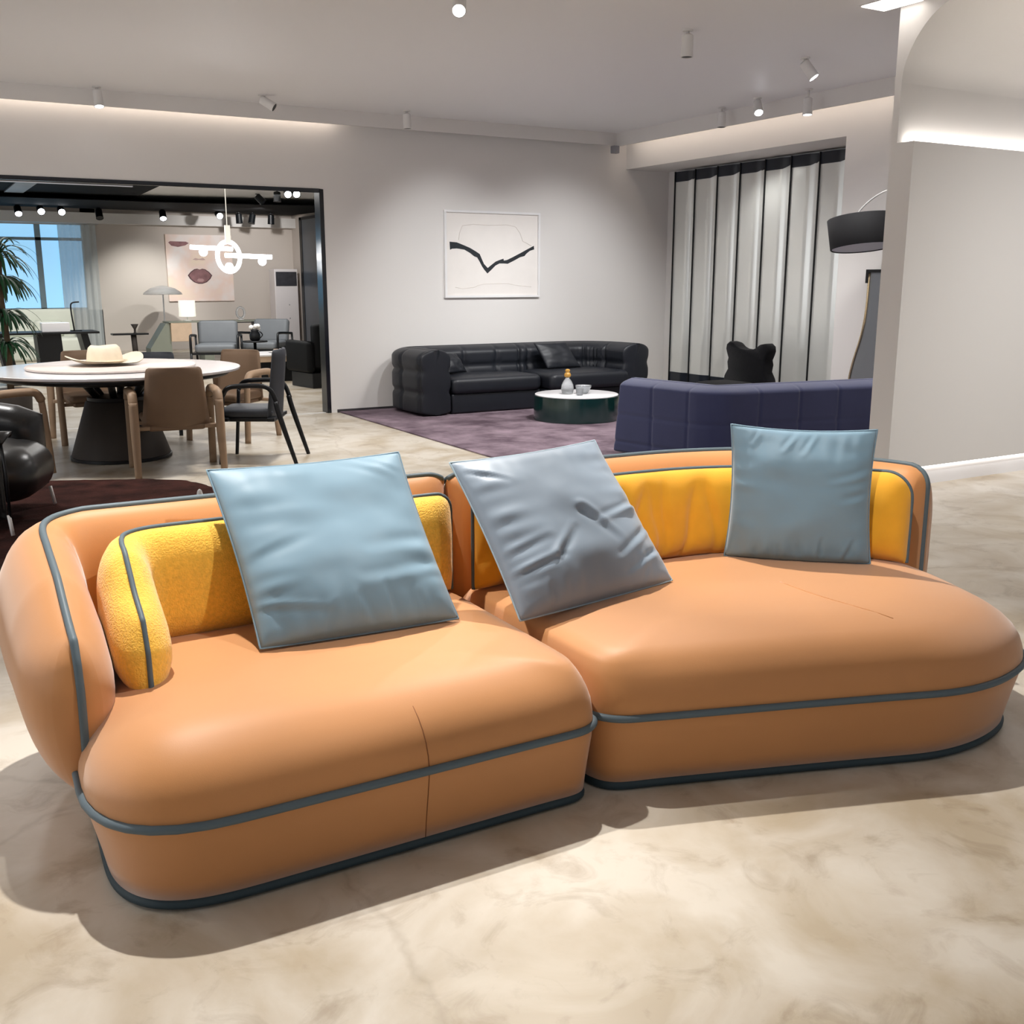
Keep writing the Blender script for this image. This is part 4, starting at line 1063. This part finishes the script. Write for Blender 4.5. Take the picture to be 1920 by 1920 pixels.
# ------------------------------------------------------------------ light
spot((.70, 3.75, 3.22), (.60, 2.80, .35), 540, 60, .8, (1, .96, .91), .03)
spot((2.5, 3.95, 3.22), (2.5, 2.76, .35), 550, 64, .8, (1, .96, .91), .03)
spot((1.0, 1.35, 3.22), (2.9, 2.95, .62), 280, 30, .7, (1, .97, .93), .03)
spot((2.1, 1.3, 3.22), (.75, 3.02, .62), 200, 30, .7, (1, .97, .93), .03)
spot((5.2, 8.9, 3.22), (5.75, NW, 1.2), 170, 60, .95, (.97, .99, 1), .06)      # picture wall
spot((7.2, 9.0, 3.22), (7.2, 11.2, .8), 200, 80, .9, (.98, .99, 1), .06)
def fill(x, y, tx, ty, p, ang=150, z=3.24): spot((x, y, z), (tx, ty, 0), p, ang, 1, (1, .985, .965), .22)
fill(6.2, 8.4, 6.2, 8.5, 460); fill(3.2, 8.6, 3.3, 8.8, 400); fill(.4, 8.8, .4, 9.0, 330); fill(6.8, 6.3, 6.8, 6.5, 200)
fill(7.2, 2.6, 7.6, 3.4, 430); fill(-2.4, 4.6, -2.2, 4.6, 220); fill(1.6, .2, 1.4, .2, 40, 110)
spot((8.45, 9.4, 2.8), (8.7, 9.0, 0), 22, 150, .9, (1, .98, .95), .05)
spot((4.6, 22.0, 2.8), (4.55, 23.9, .8), 230, 70, .9, (1, 1, .95), .05)
spot((2.4, 20.0, 2.8), (2.0, 22.0, .6), 230, 80, .9, (1, 1, .96), .05)
spot((5.2, 16.6, 2.9), (5.2, 18.3, .5), 220, 80, .9, (1, 1, .98), .05)
spot((6.4, 21.0, 2.85), (6.6, 23.9, 1.6), 240, 90, .9, (1, .98, .96), .05)
def area(loc, tgt, power, sx, sy, col=(1, 1, 1)):
    l = bpy.data.lights.new('area_fill', 'AREA'); l.shape = 'RECTANGLE'; l.size = sx; l.size_y = sy; l.energy = power; l.color = col
    o = bpy.data.objects.new('area_fill', l); COL.objects.link(o); o.location = loc; aim(o, tgt); return o
area((4.0, -4.5, 1.9), (4.0, 5, 1.6), 25, 9, 2.4, (.97, .98, 1))       # added soft fill from behind the camera
area((-6.5, 5, 1.9), (4.0, 6, 1.4), 150, 9, 2.4, (.97, .98, 1))  # added soft fill from the open left side
area((3.0, 16.0, 2.95), (3.0, 16.0, 0), 260, 6, 5, (1, .98, .95))         # added soft fill overhead in the far room
wd = bpy.data.worlds.new('world'); SC.world = wd; wd.use_nodes = True
bg = wd.node_tree.nodes['Background']; bg.inputs['Color'].default_value = (.9, .92, 1, 1); bg.inputs['Strength'].default_value = .33

# ------------------------------------------------------------------ camera
cam = bpy.data.cameras.new('camera'); co = bpy.data.objects.new('camera', cam); COL.objects.link(co)
cam.sensor_width = 36; cam.lens = 36*1950/1920; cam.clip_end = 100; cam.clip_start = .05
co.location = (0, 0, 1.5)
P_ = math.atan(435/1950)
co.rotation_euler = (PI/2-P_, 0, -math.radians(30))
SC.camera = co
SC.view_settings.view_transform = 'Standard'; SC.view_settings.look = 'None'; SC.view_settings.gamma = 1; SC.view_settings.exposure = 0
SC.view_settings.use_curve_mapping = False
SC.cycles.use_denoising = True
SC.cycles.max_bounces = 8
